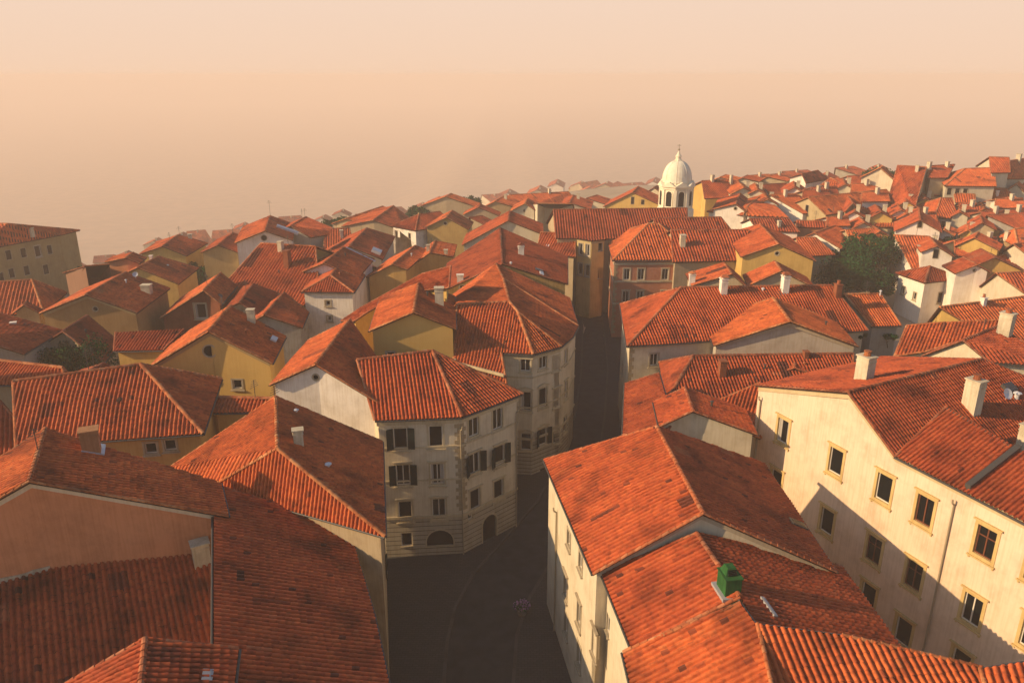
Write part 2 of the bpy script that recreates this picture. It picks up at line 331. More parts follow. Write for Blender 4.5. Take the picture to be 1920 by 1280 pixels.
# ------------------------------------------------------------------ houses
REPORT = []; HOUSES = []
class House: pass
rng_ant = random.Random(3)
def window_parts(root, H, o, u, n, w, h, style, org):
    """o = centre on wall plane, u right axis, n outward; returns hole outline in (du, dz)"""
    z = V((0, 0, 1)); s = style
    bar = lambda mb, cu, cz, hu, hz, dn, hn, m=0: mb.box(o + u * cu + z * cz + n * dn, u * hu, n * hn, z * hz, m)
    simple = 's' in s
    rnd = 'o' in s; arch = 'a' in s
    if rnd: hole = [(math.cos(t) * w / 2, math.sin(t) * w / 2) for t in [2 * math.pi * k / 20 for k in range(20)]]
    elif arch: hole = [(-w / 2, -h / 2), (w / 2, -h / 2)] + [(math.cos(t) * w / 2, h / 2 - w / 2 + math.sin(t) * w / 2) for t in [math.pi * k / 10 for k in range(11)]]
    else: hole = [(-w / 2, -h / 2), (w / 2, -h / 2), (w / 2, h / 2), (-w / 2, h / 2)]
    D = 0.16 if simple else 0.22
    wb = MB(); K = len(hole); pt = lambda q, dn, sc=1.0, ex=0.0: o + u * (q[0] + ex * (1 if q[0] > 0 else -1)) + z * (q[1] + ex * (1 if q[1] > 0 else -1)) + n * dn
    for i in range(K):
        a, b = hole[i], hole[(i + 1) % K]
        wb.quad(pt(a, 0.0), pt(b, 0.0), pt(b, -D), pt(a, -D))
    t = 0.0
    if rnd or arch:
        t = 0.14
        for i in range(K):
            a, b = hole[i], hole[(i + 1) % K]
            g = lambda q, dn, f: o + u * q[0] * f + z * q[1] * f + n * dn
            f = 1 + 2 * t / w
            wb.quad(g(a, .05, 1), g(b, .05, 1), g(b, .05, f), g(a, .05, f)); wb.quad(g(a, 0, 1), g(b, 0, 1), g(b, .05, 1), g(a, .05, 1)); wb.quad(g(a, .05, f), g(b, .05, f), g(b, 0, f), g(a, 0, f))
    elif 'p' not in s:
        t = 0.09 if simple else 0.24 if 'T' in s else 0.17
        for cu, cz, hu, hz in ((-w / 2 - t / 2, 0, t / 2, h / 2 + t), (w / 2 + t / 2, 0, t / 2, h / 2 + t), (0, h / 2 + t / 2, w / 2 - .001, t / 2), (0, -h / 2 - t / 2, w / 2 - .001, t / 2)):
            bar(wb, cu, cz, hu, hz, 0.02, 0.03)
    surr = H.trim
    wo = wb.build('window', surr, root, org)
    pb = MB(); pb.quad(*[pt(q, -D * 0.8) for q in hole]); pane_m = M_GLASS
    pb.build('pane', pane_m, wo, org)
    if not simple and not rnd and not arch and rng_ant.random() < .3:
        cb = MB(); k = rng_ant.random()
        for e in ((-1, 1) if k < .6 else (-1,)):
            cw = w * rng_ant.uniform(.13, .24)
            cb.quad(*[o + u * (e * (w / 2 - .09 - q[0] * cw)) + z * q[1] - n * (D * .8 - .012) for q in ((0, -h / 2 + .09), (1, -h / 2 + .09), (1, h / 2 - .09), (0, h / 2 - .09))])
        cb.build('curtain', M_CURT, wo, org)
    if not simple and not rnd and not arch:
        fb = MB(); ft = 0.045; dn = -D * 0.8 + 0.03
        for cu, cz, hu, hz in ((-w / 2 + ft, 0, ft, h / 2), (w / 2 - ft, 0, ft, h / 2), (0, h / 2 - ft, w / 2 - 2 * ft, ft), (0, -h / 2 + ft, w / 2 - 2 * ft, ft)): bar(fb, cu, cz, hu, hz, dn, .03)
        if 'm' in s or 'k' in s: bar(fb, 0, 0, ft, h / 2 - 2 * ft, dn + .004, .03)
        if 'k' in s: bar(fb, 0, h * .16, w / 2 - 2 * ft, ft * .8, dn - .004, .03)
        fb.build('frame', M_WOODF if 'b' in s else M_FRAME, wo, org)
        if 'h' in s:
            hb = MB(); bar(hb, 0, h / 2 + t + .10, w / 2 + t + .12, .05, .09, .10); bar(hb, 0, h / 2 + t + .03, w / 2 + t + .05, .028, .06, .062); hb.build('hood', surr, wo, org)
        if 'c' in s:    # curved hood
            hb = MB(); W2 = w / 2 + t + .14; q = [(-W2 + 2 * W2 * k / 10, h / 2 + t + .05 + .26 * math.sin(math.pi * k / 10)) for k in range(11)]
            for a, b in zip(q, q[1:]):
                f = lambda x, zz, dn: o + u * x + z * zz + n * dn
                hb.quad(f(a[0], a[1], .16), f(b[0], b[1], .16), f(b[0], b[1] + .12, .16), f(a[0], a[1] + .12, .16)); hb.quad(f(a[0], a[1] + .12, 0), f(b[0], b[1] + .12, 0), f(b[0], b[1] + .12, .16), f(a[0], a[1] + .12, .16)); hb.quad(f(a[0], a[1], 0), f(b[0], b[1], 0), f(b[0], b[1], .16), f(a[0], a[1], .16))
            hb.build('hood', surr, wo, org)
        sb = MB(); bar(sb, 0, -h / 2 - t - .05, w / 2 + t + .1, .05, .08, .09)
        if 'h' in s:
            for e in (-1, 1): bar(sb, e * (w / 2 + t - .03), -h / 2 - t - .19, .06, .09, .04, .045)
        sb.build('sill', surr, wo, org)
        if 'S' in s:
            for e in (-1, 1):
                sh = MB(); hw = w / 4; ang = random.uniform(.15, .5)
                hinge = o + u * (e * (w / 2 + .02)) + n * .07; du = (u * e * math.cos(ang) + n * math.sin(ang))
                nn = du.cross(z)
                sh.box(hinge + du * hw, du * hw, nn * .025, z * (h / 2))
                for k in range(9): sh.box(hinge + du * hw + z * (-h / 2 + h * (k + .5) / 9), du * (hw * .8), nn * .04, z * .02)
                sh.build('shutter', M_SHUT, wo, org)
    return hole
def chimney(H, px, py, w, h, style='p', d=None):
    hit = ray_tris(px, py, H.tris)
    if not hit: REPORT.append('chimney miss %s %s %s' % (H.label[:30], px, py)); return
    p = hit[1]; a = V((math.cos(H.yaw), math.sin(H.yaw), 0)); b = V((-a.y, a.x, 0)); z = V((0, 0, 1)); d = d or w * 0.8
    mt = {'p': plaster(CREAM, .9), 'b': M_BRICK, 'w': plaster(WHITE, .8), 'o': plaster((0.6, 0.3, 0.14), .9)}[style[0]]
    mb = MB(); slope = .45 * max(w, d)
    p = p + a * 0 + z * 0
    mb.box(p + z * (h / 2 - slope / 2), a * (d / 2), b * (w / 2), z * (h / 2 + slope / 2))
    mb.box(p + z * (h + .05), a * (d / 2 + .09), b * (w / 2 + .09), z * .05)
    mb.box(p + z * (h * .82), a * (d / 2 + .04), b * (w / 2 + .04), z * .04)
    o = mb.build('chimney', mt, H.roof_o, H.org)
    return o, p, a, b, z, w, d, h
def skylight(H, px, py, w, l, mat=None, name='skylight', up=0.1):
    hit = ray_tris(px, py, H.tris)
    if not hit: REPORT.append('skylight miss %s %s' % (px, py)); return
    _, p, n = hit; ex = V((0, 0, 1)).cross(n).normalized(); ey = n.cross(ex)
    mb = MB(); mb.box(p + n * (.1 + up / 2), ex * (w / 2), ey * (l / 2), n * (up / 2 + .05), 0)
    mb.box(p + n * (.105 + up + .045), ex * (w / 2 - .09), ey * (l / 2 - .09), n * .01, 1)
    mb.build(name, [mat or M_METAL, M_GLASS if mat is None else mat], H.roof_o, H.org)
def vent(H, px, py, h=0.5, r=0.12, mat=None):
    hit = ray_tris(px, py, H.tris)
    if not hit: return
    p = hit[1]; mb = MB(); mb.tube(p - V((0, 0, .2)), p + V((0, 0, h)), r, 8); mb.lathe(p + V((0, 0, h)), [(0, .16), (r * 1.9, .02), (r * 1.9, -.04), (0, -.04)], 8)
    mb.build('vent_pipe', mat or M_LIGHT, H.roof_o, H.org)
def antenna(H, px, py, h=2.0):
    hit = ray_tris(px, py, H.tris)
    if not hit: REPORT.append('antenna miss %s %s' % (px, py)); return
    p = hit[1]; mb = MB(); mb.tube(p - V((0, 0, .3)), p + V((0, 0, h)), .03, 5)
    for k in range(4): 
        q = p + V((0, 0, h - .1 - .18 * k)); l = .25 + .1 * k; mb.tube(q - V((l, 0, 0)), q + V((l, .1, 0)), .016, 4)
    mb.build('antenna', M_METAL, H.roof_o, H.org)
def antenna_at(H, p, h):
    mb = MB(); mb.tube(p - V((0, 0, .3)), p + V((0, 0, h)), .035, 5); a = random.uniform(0, 3)
    for k in range(4):
        q = p + V((0, 0, h - .1 - .2 * k)); l = .3 + .1 * k; d = V((math.cos(a), math.sin(a), 0)) * l; mb.tube(q - d, q + d, .02, 4)
    mb.build('antenna', M_METAL, H.roof_o, H.org)
def dish(H, px, py, r=0.4):
    hit = ray_tris(px, py, H.tris)
    if not hit: return
    p = hit[1]; mb = MB(); t = p + V((0, 0, .7)); mb.tube(p - V((0, 0, .2)), t, .03, 5); d = V((.3, -.8, .5)).normalized(); a = d.orthogonal().normalized(); b = d.cross(a)
    for i in range(12):
        q = [2 * math.pi * k / 12 for k in (i, i + 1)]
        mb.quad(t, *[t + (a * math.cos(k) + b * math.sin(k)) * r + d * .12 for k in q])
    mb.build('satellite_dish', M_LIGHT, H.roof_o, H.org)

def make(name, label, cat, verts, facets, loop, wall=CREAM, wins=(), chims=(), group=None, oh=0.35, base=None, w=None, trim=None, dirt=0.5,
         verge=None, gutter=True, tile=None, extra_walls=(), yaw=None, detail=None, nowall=False, thick=0.14, cornice=None, plinth=None, noverge=()):
    H = House(); H.label = label; pts = list(verts.values()); cen = sum(pts, V((0, 0, 0))) / len(pts)
    dist = (cen - CAMP).length; H.dist = dist
    lev = detail if detail is not None else (0 if dist < 75 else 1 if dist < 125 else 2)
    w = w or (0.38 if dist < 62 else 0.34 if dist < 75 else 0.36 if dist < 125 else 0.52); lc = {0: .46, 1: .55, 2: .95}[lev]; amp = w * {0: .36, 1: .36, 2: .33}[lev]
    bz = base if base is not None else min(ground(p.x, p.y) for p in pts) - 0.6
    org = V((cen.x, cen.y, bz)); H.org = org
    root = empty(name, org); tag(root, label, cat, group); H.root = root
    F = [[verts[k] for k in f] for f in facets]
    H.tris = [t for f in F for t in tri_list(f)]
    H.trim = plaster(trim, .6) if trim else M_SILL
    # edges
    key = lambda a, b: tuple(sorted((a, b)))
    cnt = {}
    for f in facets:
        for i in range(len(f)): cnt.setdefault(key(f[i], f[(i + 1) % len(f)]), []).append(f)
    mb = MB(); tm = tile or M_TILE
    for f, pts3 in zip(facets, F):
        n = newell(pts3); c = sum(pts3, V((0, 0, 0))) / len(pts3)
        vis = (CAMP - c).normalized().dot(n) > -0.12
        if vis: roof_tiles(mb, pts3, w, lc, amp, lev, 0)
        else:
            for t in tri_list(pts3): mb.quad(*[p + n * .05 for p in t], m=0, uv=(random.uniform(.3, .8), .5))
        for t in tri_list(pts3): mb.quad(*[p - n * (.11 if vis else 0) for p in t], m=1); mb.quad(*[p - V((0, 0, thick)) for p in t], m=1)
        for i in range(len(f)):
            if len(cnt[key(f[i], f[(i + 1) % len(f)])]) == 1:
                a, b = verts[f[i]], verts[f[(i + 1) % len(f)]]
                mb.quad(a + V((0, 0, .02)), b + V((0, 0, .02)), b - V((0, 0, thick)), a - V((0, 0, thick)), m=1)
    ridge_r = 0.17 if lev == 0 else 0.2
    eaves = []
    for (a, b), fs in cnt.items():
        A, B = verts[a], verts[b]
        if len(fs) == 2:
            n1 = newell([verts[k] for k in fs[0]]); n2 = newell([verts[k] for k in fs[1]])
            c1 = sum((verts[k] for k in fs[0]), V((0, 0, 0))) / len(fs[0])
            if (c1 - A).dot(n2) < -0.01: caps(mb, A + V((0, 0, .06)), B + V((0, 0, .06)), ridge_r, 2)
            elif lev < 2: mb.tube(A + V((0, 0, .0)), B + V((0, 0, .0)), .13, 5, m=1)
        elif abs(A.z - B.z) > 0.12 * (A - B).length:
            if key(a, b) not in [key(*q) for q in noverge]: caps(mb, A + V((0, 0, .03)), B + V((0, 0, .03)), ridge_r * .7, 2)
        else: eaves.append((A, B))
    H.roof_o = mb.build('roof', [tm, M_UNDER, M_RIDGE], root, org)
    if yaw is None:
        k = facets[0]; yaw = 0
    H.yaw = yaw
    if gutter and lev < 2 and eaves:
        for A, B in eaves:
            if (A - B).length < .5: continue
            nn = V(((B - A).y, -(B - A).x, 0)).normalized(); mid = (A + B) / 2
            if nn.dot(mid - cen) < 0: nn = -nn
            gb = MB(); gb.tube(A + nn * .08 - V((0, 0, .06)), B + nn * .08 - V((0, 0, .06)), .075, 6)
            gb.build('gutter', M_METAL, root, org)
    # walls
    H.walls = []
    if not nowall:
        L = [verts[k] for k in loop]; N = len(L)
        ar = sum(L[i].x * L[(i + 1) % N].y - L[(i + 1) % N].x * L[i].y for i in range(N))
        if ar < 0: L = L[::-1]
        top = []
        for i in range(N):
            p0, p1, p2 = L[i - 1], L[i], L[(i + 1) % N]
            d1 = V(((p1 - p0).x, (p1 - p0).y)).normalized(); d2 = V(((p2 - p1).x, (p2 - p1).y)).normalized()
            n1 = V((-d1.y, d1.x)); n2 = V((-d2.y, d2.x)); q = (n1 + n2) / max(.25, 1 + n1.dot(n2)) * oh
            t = V((p1.x + q.x, p1.y + q.y, 0))
            zs = [zz for zz in (in_tri(t, *tr) for tr in H.tris) if zz is not None]
            t.z = (max(zs) if zs else p1.z) - .08; top.append(t)
        segs = []; i0 = 0
        dirs = [V(((top[(i + 1) % N] - top[i]).x, (top[(i + 1) % N] - top[i]).y)).normalized() for i in range(N)]
        start = next((i for i in range(N) if dirs[i - 1].dot(dirs[i]) < .995), 0)
        i = start; done = 0
        while done < N:
            run = [top[i]]; d = dirs[i]
            while done < N:
                run.append(top[(i + 1) % N]); i = (i + 1) % N; done += 1
                if dirs[i].dot(d) < .995: break
            segs.append(run)
        H.segs = segs
        for run in segs:
            u = V(((run[-1] - run[0]).x, (run[-1] - run[0]).y, 0))
            if u.length < .05: continue
            u.normalize(); n = V((u.y, -u.x, 0)); H.walls.append(dict(run=run, u=u, n=n, o=run[0], holes=[]))
        for (px, py, ww, hh, st) in wins:
            best = None
            for W in H.walls:
                den = ray(px, py).dot(W['n'])
                if den > -1e-3: continue
                p = on_plane(px, py, W['o'], W['n']); s = (p - W['o']).dot(W['u']); ln = (W['run'][-1] - W['o']).dot(W['u'])
                if -.2 < s < ln + .2 and p.z < max(q.z for q in W['run']) + .3 and p.z > bz:
                    t = (p - CAMP).length
                    if best is None or t < best[0]: best = (t, W, p, s)
            if best is None: REPORT.append('window miss %s (%s,%s)' % (label[:30], px, py)); continue
            _, W, p, s = best
            hole = window_parts(root, H, p, W['u'], W['n'], ww, hh, st, org)
            W['holes'].append([(s + a, p.z + b) for a, b in hole])
        wb = MB()
        for W in H.walls:
            o, u = W['o'], W['u']; run = W['run']
            outer = [V(((p - o).dot(u), p.z, 0)) for p in run] + [V(((run[-1] - o).dot(u), bz, 0)), V((0, bz, 0))]
            loops = [outer] + [[V((a, b, 0)) for a, b in h] for h in W['holes']]
            flat = [p for l in loops for p in l]
            for t in tessellate_polygon(loops):
                wb.quad(*[V((o.x, o.y, 0)) + u * flat[i].x + V((0, 0, flat[i].y)) for i in t])
        H.wall_o = wb.build('wall', plaster(wall, dirt), root, org)
        if verge:   # pale band along gable tops
            for W in H.walls:
                vb = MB()
                run = W['run']
                for a, b in zip(run, run[1:]):
                    if abs(a.z - b.z) > .3 or cornice:
                        n = W['n']; hgt = .5
                        vb.quad(a + n * .07, b + n * .07, b + n * .07 - V((0, 0, hgt)), a + n * .07 - V((0, 0, hgt)))
                        vb.quad(a - V((0, 0, hgt)) + n * .07, b - V((0, 0, hgt)) + n * .07, b - V((0, 0, hgt)), a - V((0, 0, hgt)))
                if vb.f: vb.build('verge_band', plaster(verge, .4), root, org)
    for c in chims:
        k = c[0]
        if k == 'sky': skylight(H, *c[1:])
        elif k == 'vent': vent(H, *c[1:])
        elif k == 'ant': antenna(H, *c[1:])
        elif k == 'dish': dish(H, *c[1:])
        elif k == 'slab': skylight(H, *c[1:])
        else:
            st = c[4] if len(c) > 4 else 'p'
            r = chimney(H, c[0], c[1], c[2], c[3], st)
            chimney_top_joined(H, r, st)
    HOUSES.append(H)
    return H
def chimney_top_joined(H, c, style):
    """pots and hoods are pieces of the chimney mesh: thing > roof > chimney is the last level allowed"""
    if not c: return
    o, p, a, b, z, w, d, h = c; mb = MB(); org = H.org
    if 't' in style:
        for i in (-1, 1):
            for j in (-1, 1): mb.box(p + z * (h + .22) + a * (i * d * .36) + b * (j * w * .36), a * .07, b * .07, z * .12)
        q = p + z * (h + .34)
        A = [q + a * (i * (d / 2 + .12)) + b * (j * (w / 2 + .12)) for i, j in ((-1, -1), (1, -1), (1, 1), (-1, 1))]; T = [q + z * .3 + a * (i * d * .3) for i in (-1, 1)]
        for f in ((A[0], A[1], T[1], T[0]), (A[2], A[3], T[0], T[1]), (A[1], A[2], T[1]), (A[3], A[0], T[0]), tuple(A)): mb.quad(*f, m=1)
    if 'c' in style: mb.lathe(p + z * (h + .1), [(0, 0), (w * .26, 0), (w * .2, .35), (w * .27, .38), (w * .27, .44), (0, .44)], 10, m=1)
    if not mb.f: return
    t = mb.build('chimney', [o.data.materials[0], M_RIDGE], None, org)
    # merge the top into the chimney's own mesh
    import bmesh
    bm = bmesh.new(); bm.from_mesh(o.data); bm.from_mesh(t.data); o.data.materials.append(M_RIDGE); bm.to_mesh(o.data); bm.free()
    me = t.data; bpy.data.objects.remove(t); bpy.data.meshes.remove(me)

def solve_e(A, B, px, zr, pitch, hip=False, ze=None):
    r = V(((B - A).x, (B - A).y, 0)).normalized(); n = V((-r.y, r.x, 0)); best = None
    if ze is not None:
        return P(px[0], px[1], ze), None
    for k in range(5, 110):
        z = zr - k * 0.1; E = P(px[0], px[1], z); d = E - A; off = abs(d.dot(n)); al = d.dot(r)
        if off < .3: continue
        pt = math.degrees(math.atan2(zr - z, off))
        want = -off if hip else 0
        cost = ((al - want) / (off * (.6 if hip else .22))) ** 2 + ((pt - pitch) / 5) ** 2
        if best is None or cost < best[0]: best = (cost, E, pt, al, off)
    return best[1], best
def RH(name, label, A, B, zr, E, F=None, E2=None, F2=None, hipA=False, hipB=False, ze=None, pitch=25, cat='house', zb=None, **kw):
    a = P(*A, zr); b = P(*B, zr if zb is None else zb)
    e, inf = solve_e(a, b, E, zr, pitch, hipA, ze); z_e = e.z
    r = V(((b - a).x, (b - a).y, 0)).normalized(); n = V((-r.y, r.x, 0))
    mir = lambda p: p - n * (2 * (p - a).dot(n))
    rl = (b - a).length
    f = P(*F, z_e) if F else (e + r * rl if not (hipA or hipB) else None)
    if f is None:
        al = (e - a).dot(r)        # along offset at A end (negative = beyond A for hips)
        off = abs((e - a).dot(n)); f = e + r * (rl - al + (off if hipB else 0))
    if E2: e2 = P(*E2, z_e) if (hipA or ze is not None) else solve_e(a, b, E2, zr, pitch)[0]
    else: e2 = mir(e)
    if F2: f2 = P(*F2, e2.z)
    elif F and not E2: f2 = mir(f)
    else: f2 = e2 + r * ((f - e).dot(r))
    vs = dict(A=a, B=b, E=e, F=f, E2=e2, F2=f2)
    fac = [['E', 'F', 'B', 'A'], ['A', 'B', 'F2', 'E2']]; loop = ['E', 'F']
    if hipB: fac.append(['F', 'F2', 'B'])
    else: loop.append('B')
    loop += ['F2', 'E2']
    if hipA: fac.append(['E2', 'E', 'A'])
    else: loop.append('A')
    off = abs((e - a).dot(n))
    REPORT.append('%-46s d=%5.0f pitch=%4.1f half=%4.1f ridge=%5.1f ze=%4.1f al=%4.1f g=%.1f' % (label[:46], (a - CAMP).length, math.degrees(math.atan2(zr - z_e, off)), off, rl, z_e, (e - a).dot(r), ground(a.x, a.y)))
    H = make(name, label, cat, vs, fac, loop, yaw=math.atan2(r.y, r.x), **kw)
    if 55 < H.dist < 185 and rng_ant.random() < .38: antenna_at(H, a.lerp(b, rng_ant.uniform(.2, .8)), rng_ant.uniform(1.3, 2.6))
    if H.dist < 150 and rng_ant.random() < .5:
        q = a.lerp(b, rng_ant.uniform(.2, .8)).lerp(e.lerp(f, rng_ant.uniform(.2, .8)), rng_ant.uniform(.25, .7)); mb = MB(); mb.tube(q - V((0, 0, .2)), q + V((0, 0, .55)), .1, 8); mb.lathe(q + V((0, 0, .55)), [(0, .12), (.19, .02), (.19, -.04), (0, -.04)], 8); mb.build('vent_pipe', rng_ant.choice([M_LIGHT, M_METAL, M_RIDGE]), H.roof_o, H.org)
    return H
def plane_roof(name, label, anchor, az, pitch, poly, wall=CREAM, cat='house', **kw):
    """one slope: anchor=(px,py,z), az=(x,y) downhill direction; poly in picture coordinates on that plane"""
    p0 = P(*anchor); d = V((az[0], az[1], 0)).normalized(); n = V((d.x * math.sin(R(pitch)), d.y * math.sin(R(pitch)), math.cos(R(pitch))))
    vs = {'v%d' % i: on_plane(x, y, p0, n) for i, (x, y) in enumerate(poly)}
    REPORT.append('%-46s plane z %s' % (label[:46], ' '.join('%.1f' % p.z for p in vs.values())))
    return make(name, label, cat, vs, [list(vs)], list(vs), wall=wall, yaw=math.atan2(d.y, d.x), **kw)

def band(H, z, hgt=.22, out=.09, name='string_course', mat=None, only=None):
    for W in H.walls:
        if W['n'].dot(CAMP - W['o']) < 0: continue
        a = W['run'][0]; b = W['run'][-1]; u = W['u']; n = W['n']; L = (b - a).dot(u)
        if L < .8: continue
        mb = MB(); c = V((a.x, a.y, 0)) + u * (L / 2) + V((0, 0, z)); mb.box(c + n * (out / 2 - .02), u * (L / 2 + out - .01), n * (out / 2 + .02), V((0, 0, hgt / 2)))
        mb.build(name, mat or H.trim, H.root, H.org)
def quoins(H, corner, z0, z1, hq=.42, mat=None):
    """alternating corner blocks where two walls meet nearest to a 3D point"""
    best = None
    for W in H.walls:
        for e, sgn in ((W['run'][0], 1), (W['run'][-1], -1)):
            d = math.hypot(e.x - corner.x, e.y - corner.y)
            if d < 1.2: best = (best or []) + [(W, e, sgn)]
    mb = MB(); k = 0; z = z0
    while z < z1:
        for W, e, sgn in best or []:
            w = .62 if (k + (sgn > 0)) % 2 else .38
            mb.box(V((e.x, e.y, z + hq / 2)) + W['u'] * (sgn * (w / 2 - .03)) + W['n'] * .012, W['u'] * (w / 2), W['n'] * .035, V((0, 0, hq / 2 - .02)))
        z += hq; k += 1
    if mb.f: mb.build('quoins', mat or M_STONE, H.root, H.org)
def coursed(col, dirt, ztop, hc=.5):
    """plaster whose ground storey is cut with horizontal joints"""
    m = plaster(col, dirt).copy(); m.name = 'coursed_plaster'; nt = m.node_tree; L = nt.links; b = nt.nodes['Principled BSDF']
    src = b.inputs['Base Color'].links[0].from_socket
    tc = nd(nt, 'ShaderNodeTexCoord'); sp = nd(nt, 'ShaderNodeSeparateXYZ'); L.new(tc.outputs['Object'], sp.inputs[0])
    def math_(op, a, v=None):
        n = nd(nt, 'ShaderNodeMath', operation=op)
        if hasattr(a, 'links'): L.new(a, n.inputs[0])
        else: n.inputs[0].default_value = a
        if v is not None:
            if hasattr(v, 'links'): L.new(v, n.inputs[1])
            else: n.inputs[1].default_value = v
        return n.outputs[0]
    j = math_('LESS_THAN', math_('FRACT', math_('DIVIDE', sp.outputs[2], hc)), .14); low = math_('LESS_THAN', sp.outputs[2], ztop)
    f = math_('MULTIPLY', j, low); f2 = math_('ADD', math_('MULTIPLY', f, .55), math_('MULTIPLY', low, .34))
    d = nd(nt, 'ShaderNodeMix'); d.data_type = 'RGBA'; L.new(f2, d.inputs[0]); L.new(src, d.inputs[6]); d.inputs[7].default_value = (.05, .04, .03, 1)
    L.new(d.outputs[2], b.inputs['Base Color']); return m
G_ROW = 'tile roofed houses of the old town'
SILVER = (0.50, 0.45, 0.38)
# ================================================================== FOREGROUND LEFT
H1 = RH('house', 'house with terracotta orange gable wall in the left foreground', (55, 903), (85, 804), 20.6, (428, 968), F=(414, 906), ze=15.9, wall=TERRA, dirt=.6,
        verge=(0.95, 0.8, 0.58), chims=[(173, 846, 1.15, 1.7, 'o'), ('slab', 175, 842, 1.7, 1.5, M_LIGHT, 'flashing', .02)], noverge=[('B', 'F')])
wall_p, wall_n = H1.walls[0]['o'], None
W1 = [w for w in H1.walls if w['n'].y < -.5][0]
q_ = on_plane(300, 1022, W1['o'], W1['n'])
zA_ = (q_ + W1['n'] * .5 + (CAMP - q_).normalized() * .4).z; pA_ = P(300, 1022, zA_); zw_ = zA_ + (pA_ - W1['o']).dot(W1['n']) * math.tan(R(22))
mb = MB(); ra_ = random.Random(2); ln_ = (W1['run'][-1] - W1['o']).dot(W1['u']); st_ = [ln_ * k / 24 for k in range(25)]
hh_ = [zw_ + .3 + ra_.uniform(-.08, .12) for _ in st_]; pt_ = lambda s_, z_, o_: V((W1['o'].x, W1['o'].y, 0)) + W1['u'] * s_ + W1['n'] * o_ + V((0, 0, z_))
for k in range(24): mb.quad(pt_(st_[k], zw_ - .3, .06), pt_(st_[k + 1], zw_ - .3, .06), pt_(st_[k + 1], hh_[k + 1], .06), pt_(st_[k], hh_[k], .06)); mb.quad(pt_(st_[k], hh_[k], .06), pt_(st_[k + 1], hh_[k + 1], .06), pt_(st_[k + 1], hh_[k + 1], 0), pt_(st_[k], hh_[k], 0))
mb.build('mortar_flashing', plaster((.7, .6, .45), 1.0), H1.root, H1.org)
plane_roof('house', 'lean-to roof with vertical tile rows below the terracotta gable wall', (300, 1022, (q_ + W1['n'] * .5 + (CAMP - q_).normalized() * .4).z), (W1['n'].x, W1['n'].y), 22,
           [(-160, 1062), (100, 1032), (190, 1038), (421, 1014), (424, 1208), (430, 1330), (100, 1420), (-300, 1420)], wall=TERRA,
           chims=[(379, 1052, 1.1, 1.5, 'p'), ('slab', 110, 1052, .9, .7, M_UNDER, 'roof_hatch', .05)])
plane_roof('house', 'long dark roof sloping right to the street in the left foreground', (652, 988, 12.0), (0.945, 0.327), 23,
           [(400, 908), (652, 988), (668, 1040), (700, 1150), (729, 1285), (770, 1460), (330, 1460), (400, 1208)], wall=BEIGE, dirt=.8,
           wins=[(737, 1215, 1.0, 1.7, 'p')])
RH('house', 'roof with sunlit left edge at the bottom left corner of the picture', (250, 1440), (272, 1198), 18.2, (420, 1440), F=(447, 1216), E2=(20, 1480), F2=(120, 1284), pitch=22, wall=CREAM,
   chims=[('slab', 388, 1270, .8, .5, M_GREY, 'skylight', .05)])
H5 = RH('house', 'hipped roof house with a small beige chimney beside the street corner', (520, 842), (517, 744), 18, (722, 1006), F=(717, 828), E2=(396, 914), F2=(318, 877), hipA=True, ze=13.9, wall=BEIGE, dirt=.7,
        chims=[(561, 838, .75, 1.5, 'p'), ('vent', 616, 880, .5, .15), ('vent', 556, 775, .35, .12)],
        wins=[(722, 1062, .9, 1.6, 'pS'), (728, 1130, .9, 1.6, 'p')])
RH('house', 'hipped roof house with twin small windows under its eaves at left', (25, 716), (264, 684), 18.5, (30, 838), F=(381, 814), F2=(416, 711), hipB=True, pitch=25, wall=OCHRE,
   chims=[(14, 740, 1.3, 1.9, 'wt'), ('sky', 216, 784, .9, 1.2), ('slab', 226, 757, .35, .6, M_UNDER, 'roof_hatch', .4)],
   wins=[(283, 840, 1.0, 1.0, ''), (319, 834, 1.0, 1.0, '')])
plane_roof('house', 'low dark roof corner at the left edge beside the twin window house', (20, 790, 15.2), (0.5, -1), 22, [(-80, 735), (0, 752), (52, 812), (90, 860), (-80, 880)])
RH('house', 'yellow gable house with a large round attic window', (391, 622), (432, 574), 19.5, (511, 682), F=(536, 632), E2=(284, 686), pitch=26, wall=YELLOW, verge=(0.6, .42, .2),
   chims=[(472, 604, .8, 1.5, 'p'), ('slab', 513, 637, 1.3, .7, M_LIGHT, 'skylight', .1)], dirt=.25,
   wins=[(393, 658, 1.25, 1.25, 'o'), (445, 720, 1.0, 1.0, ''), (404, 712, .9, .5, 'p')])
plane_roof('house', 'low tiled annex left of the yellow house with the round window', (240, 658, 15.6), (-.1, -1), 22, [(217, 624), (344, 618), (306, 657), (214, 659)], wall=YELLOW)
H8 = RH('house', 'white plastered gable house with a small round attic hole', (592, 684), (656, 600), 19.3, (712, 757), F=(704, 668), E2=(506, 722), pitch=25, wall=WHITE, dirt=.6,
        wins=[(592, 707, .5, .5, 'o')], chims=[('slab', 706, 733, .9, .9, M_METAL, 'skylight', .3)])
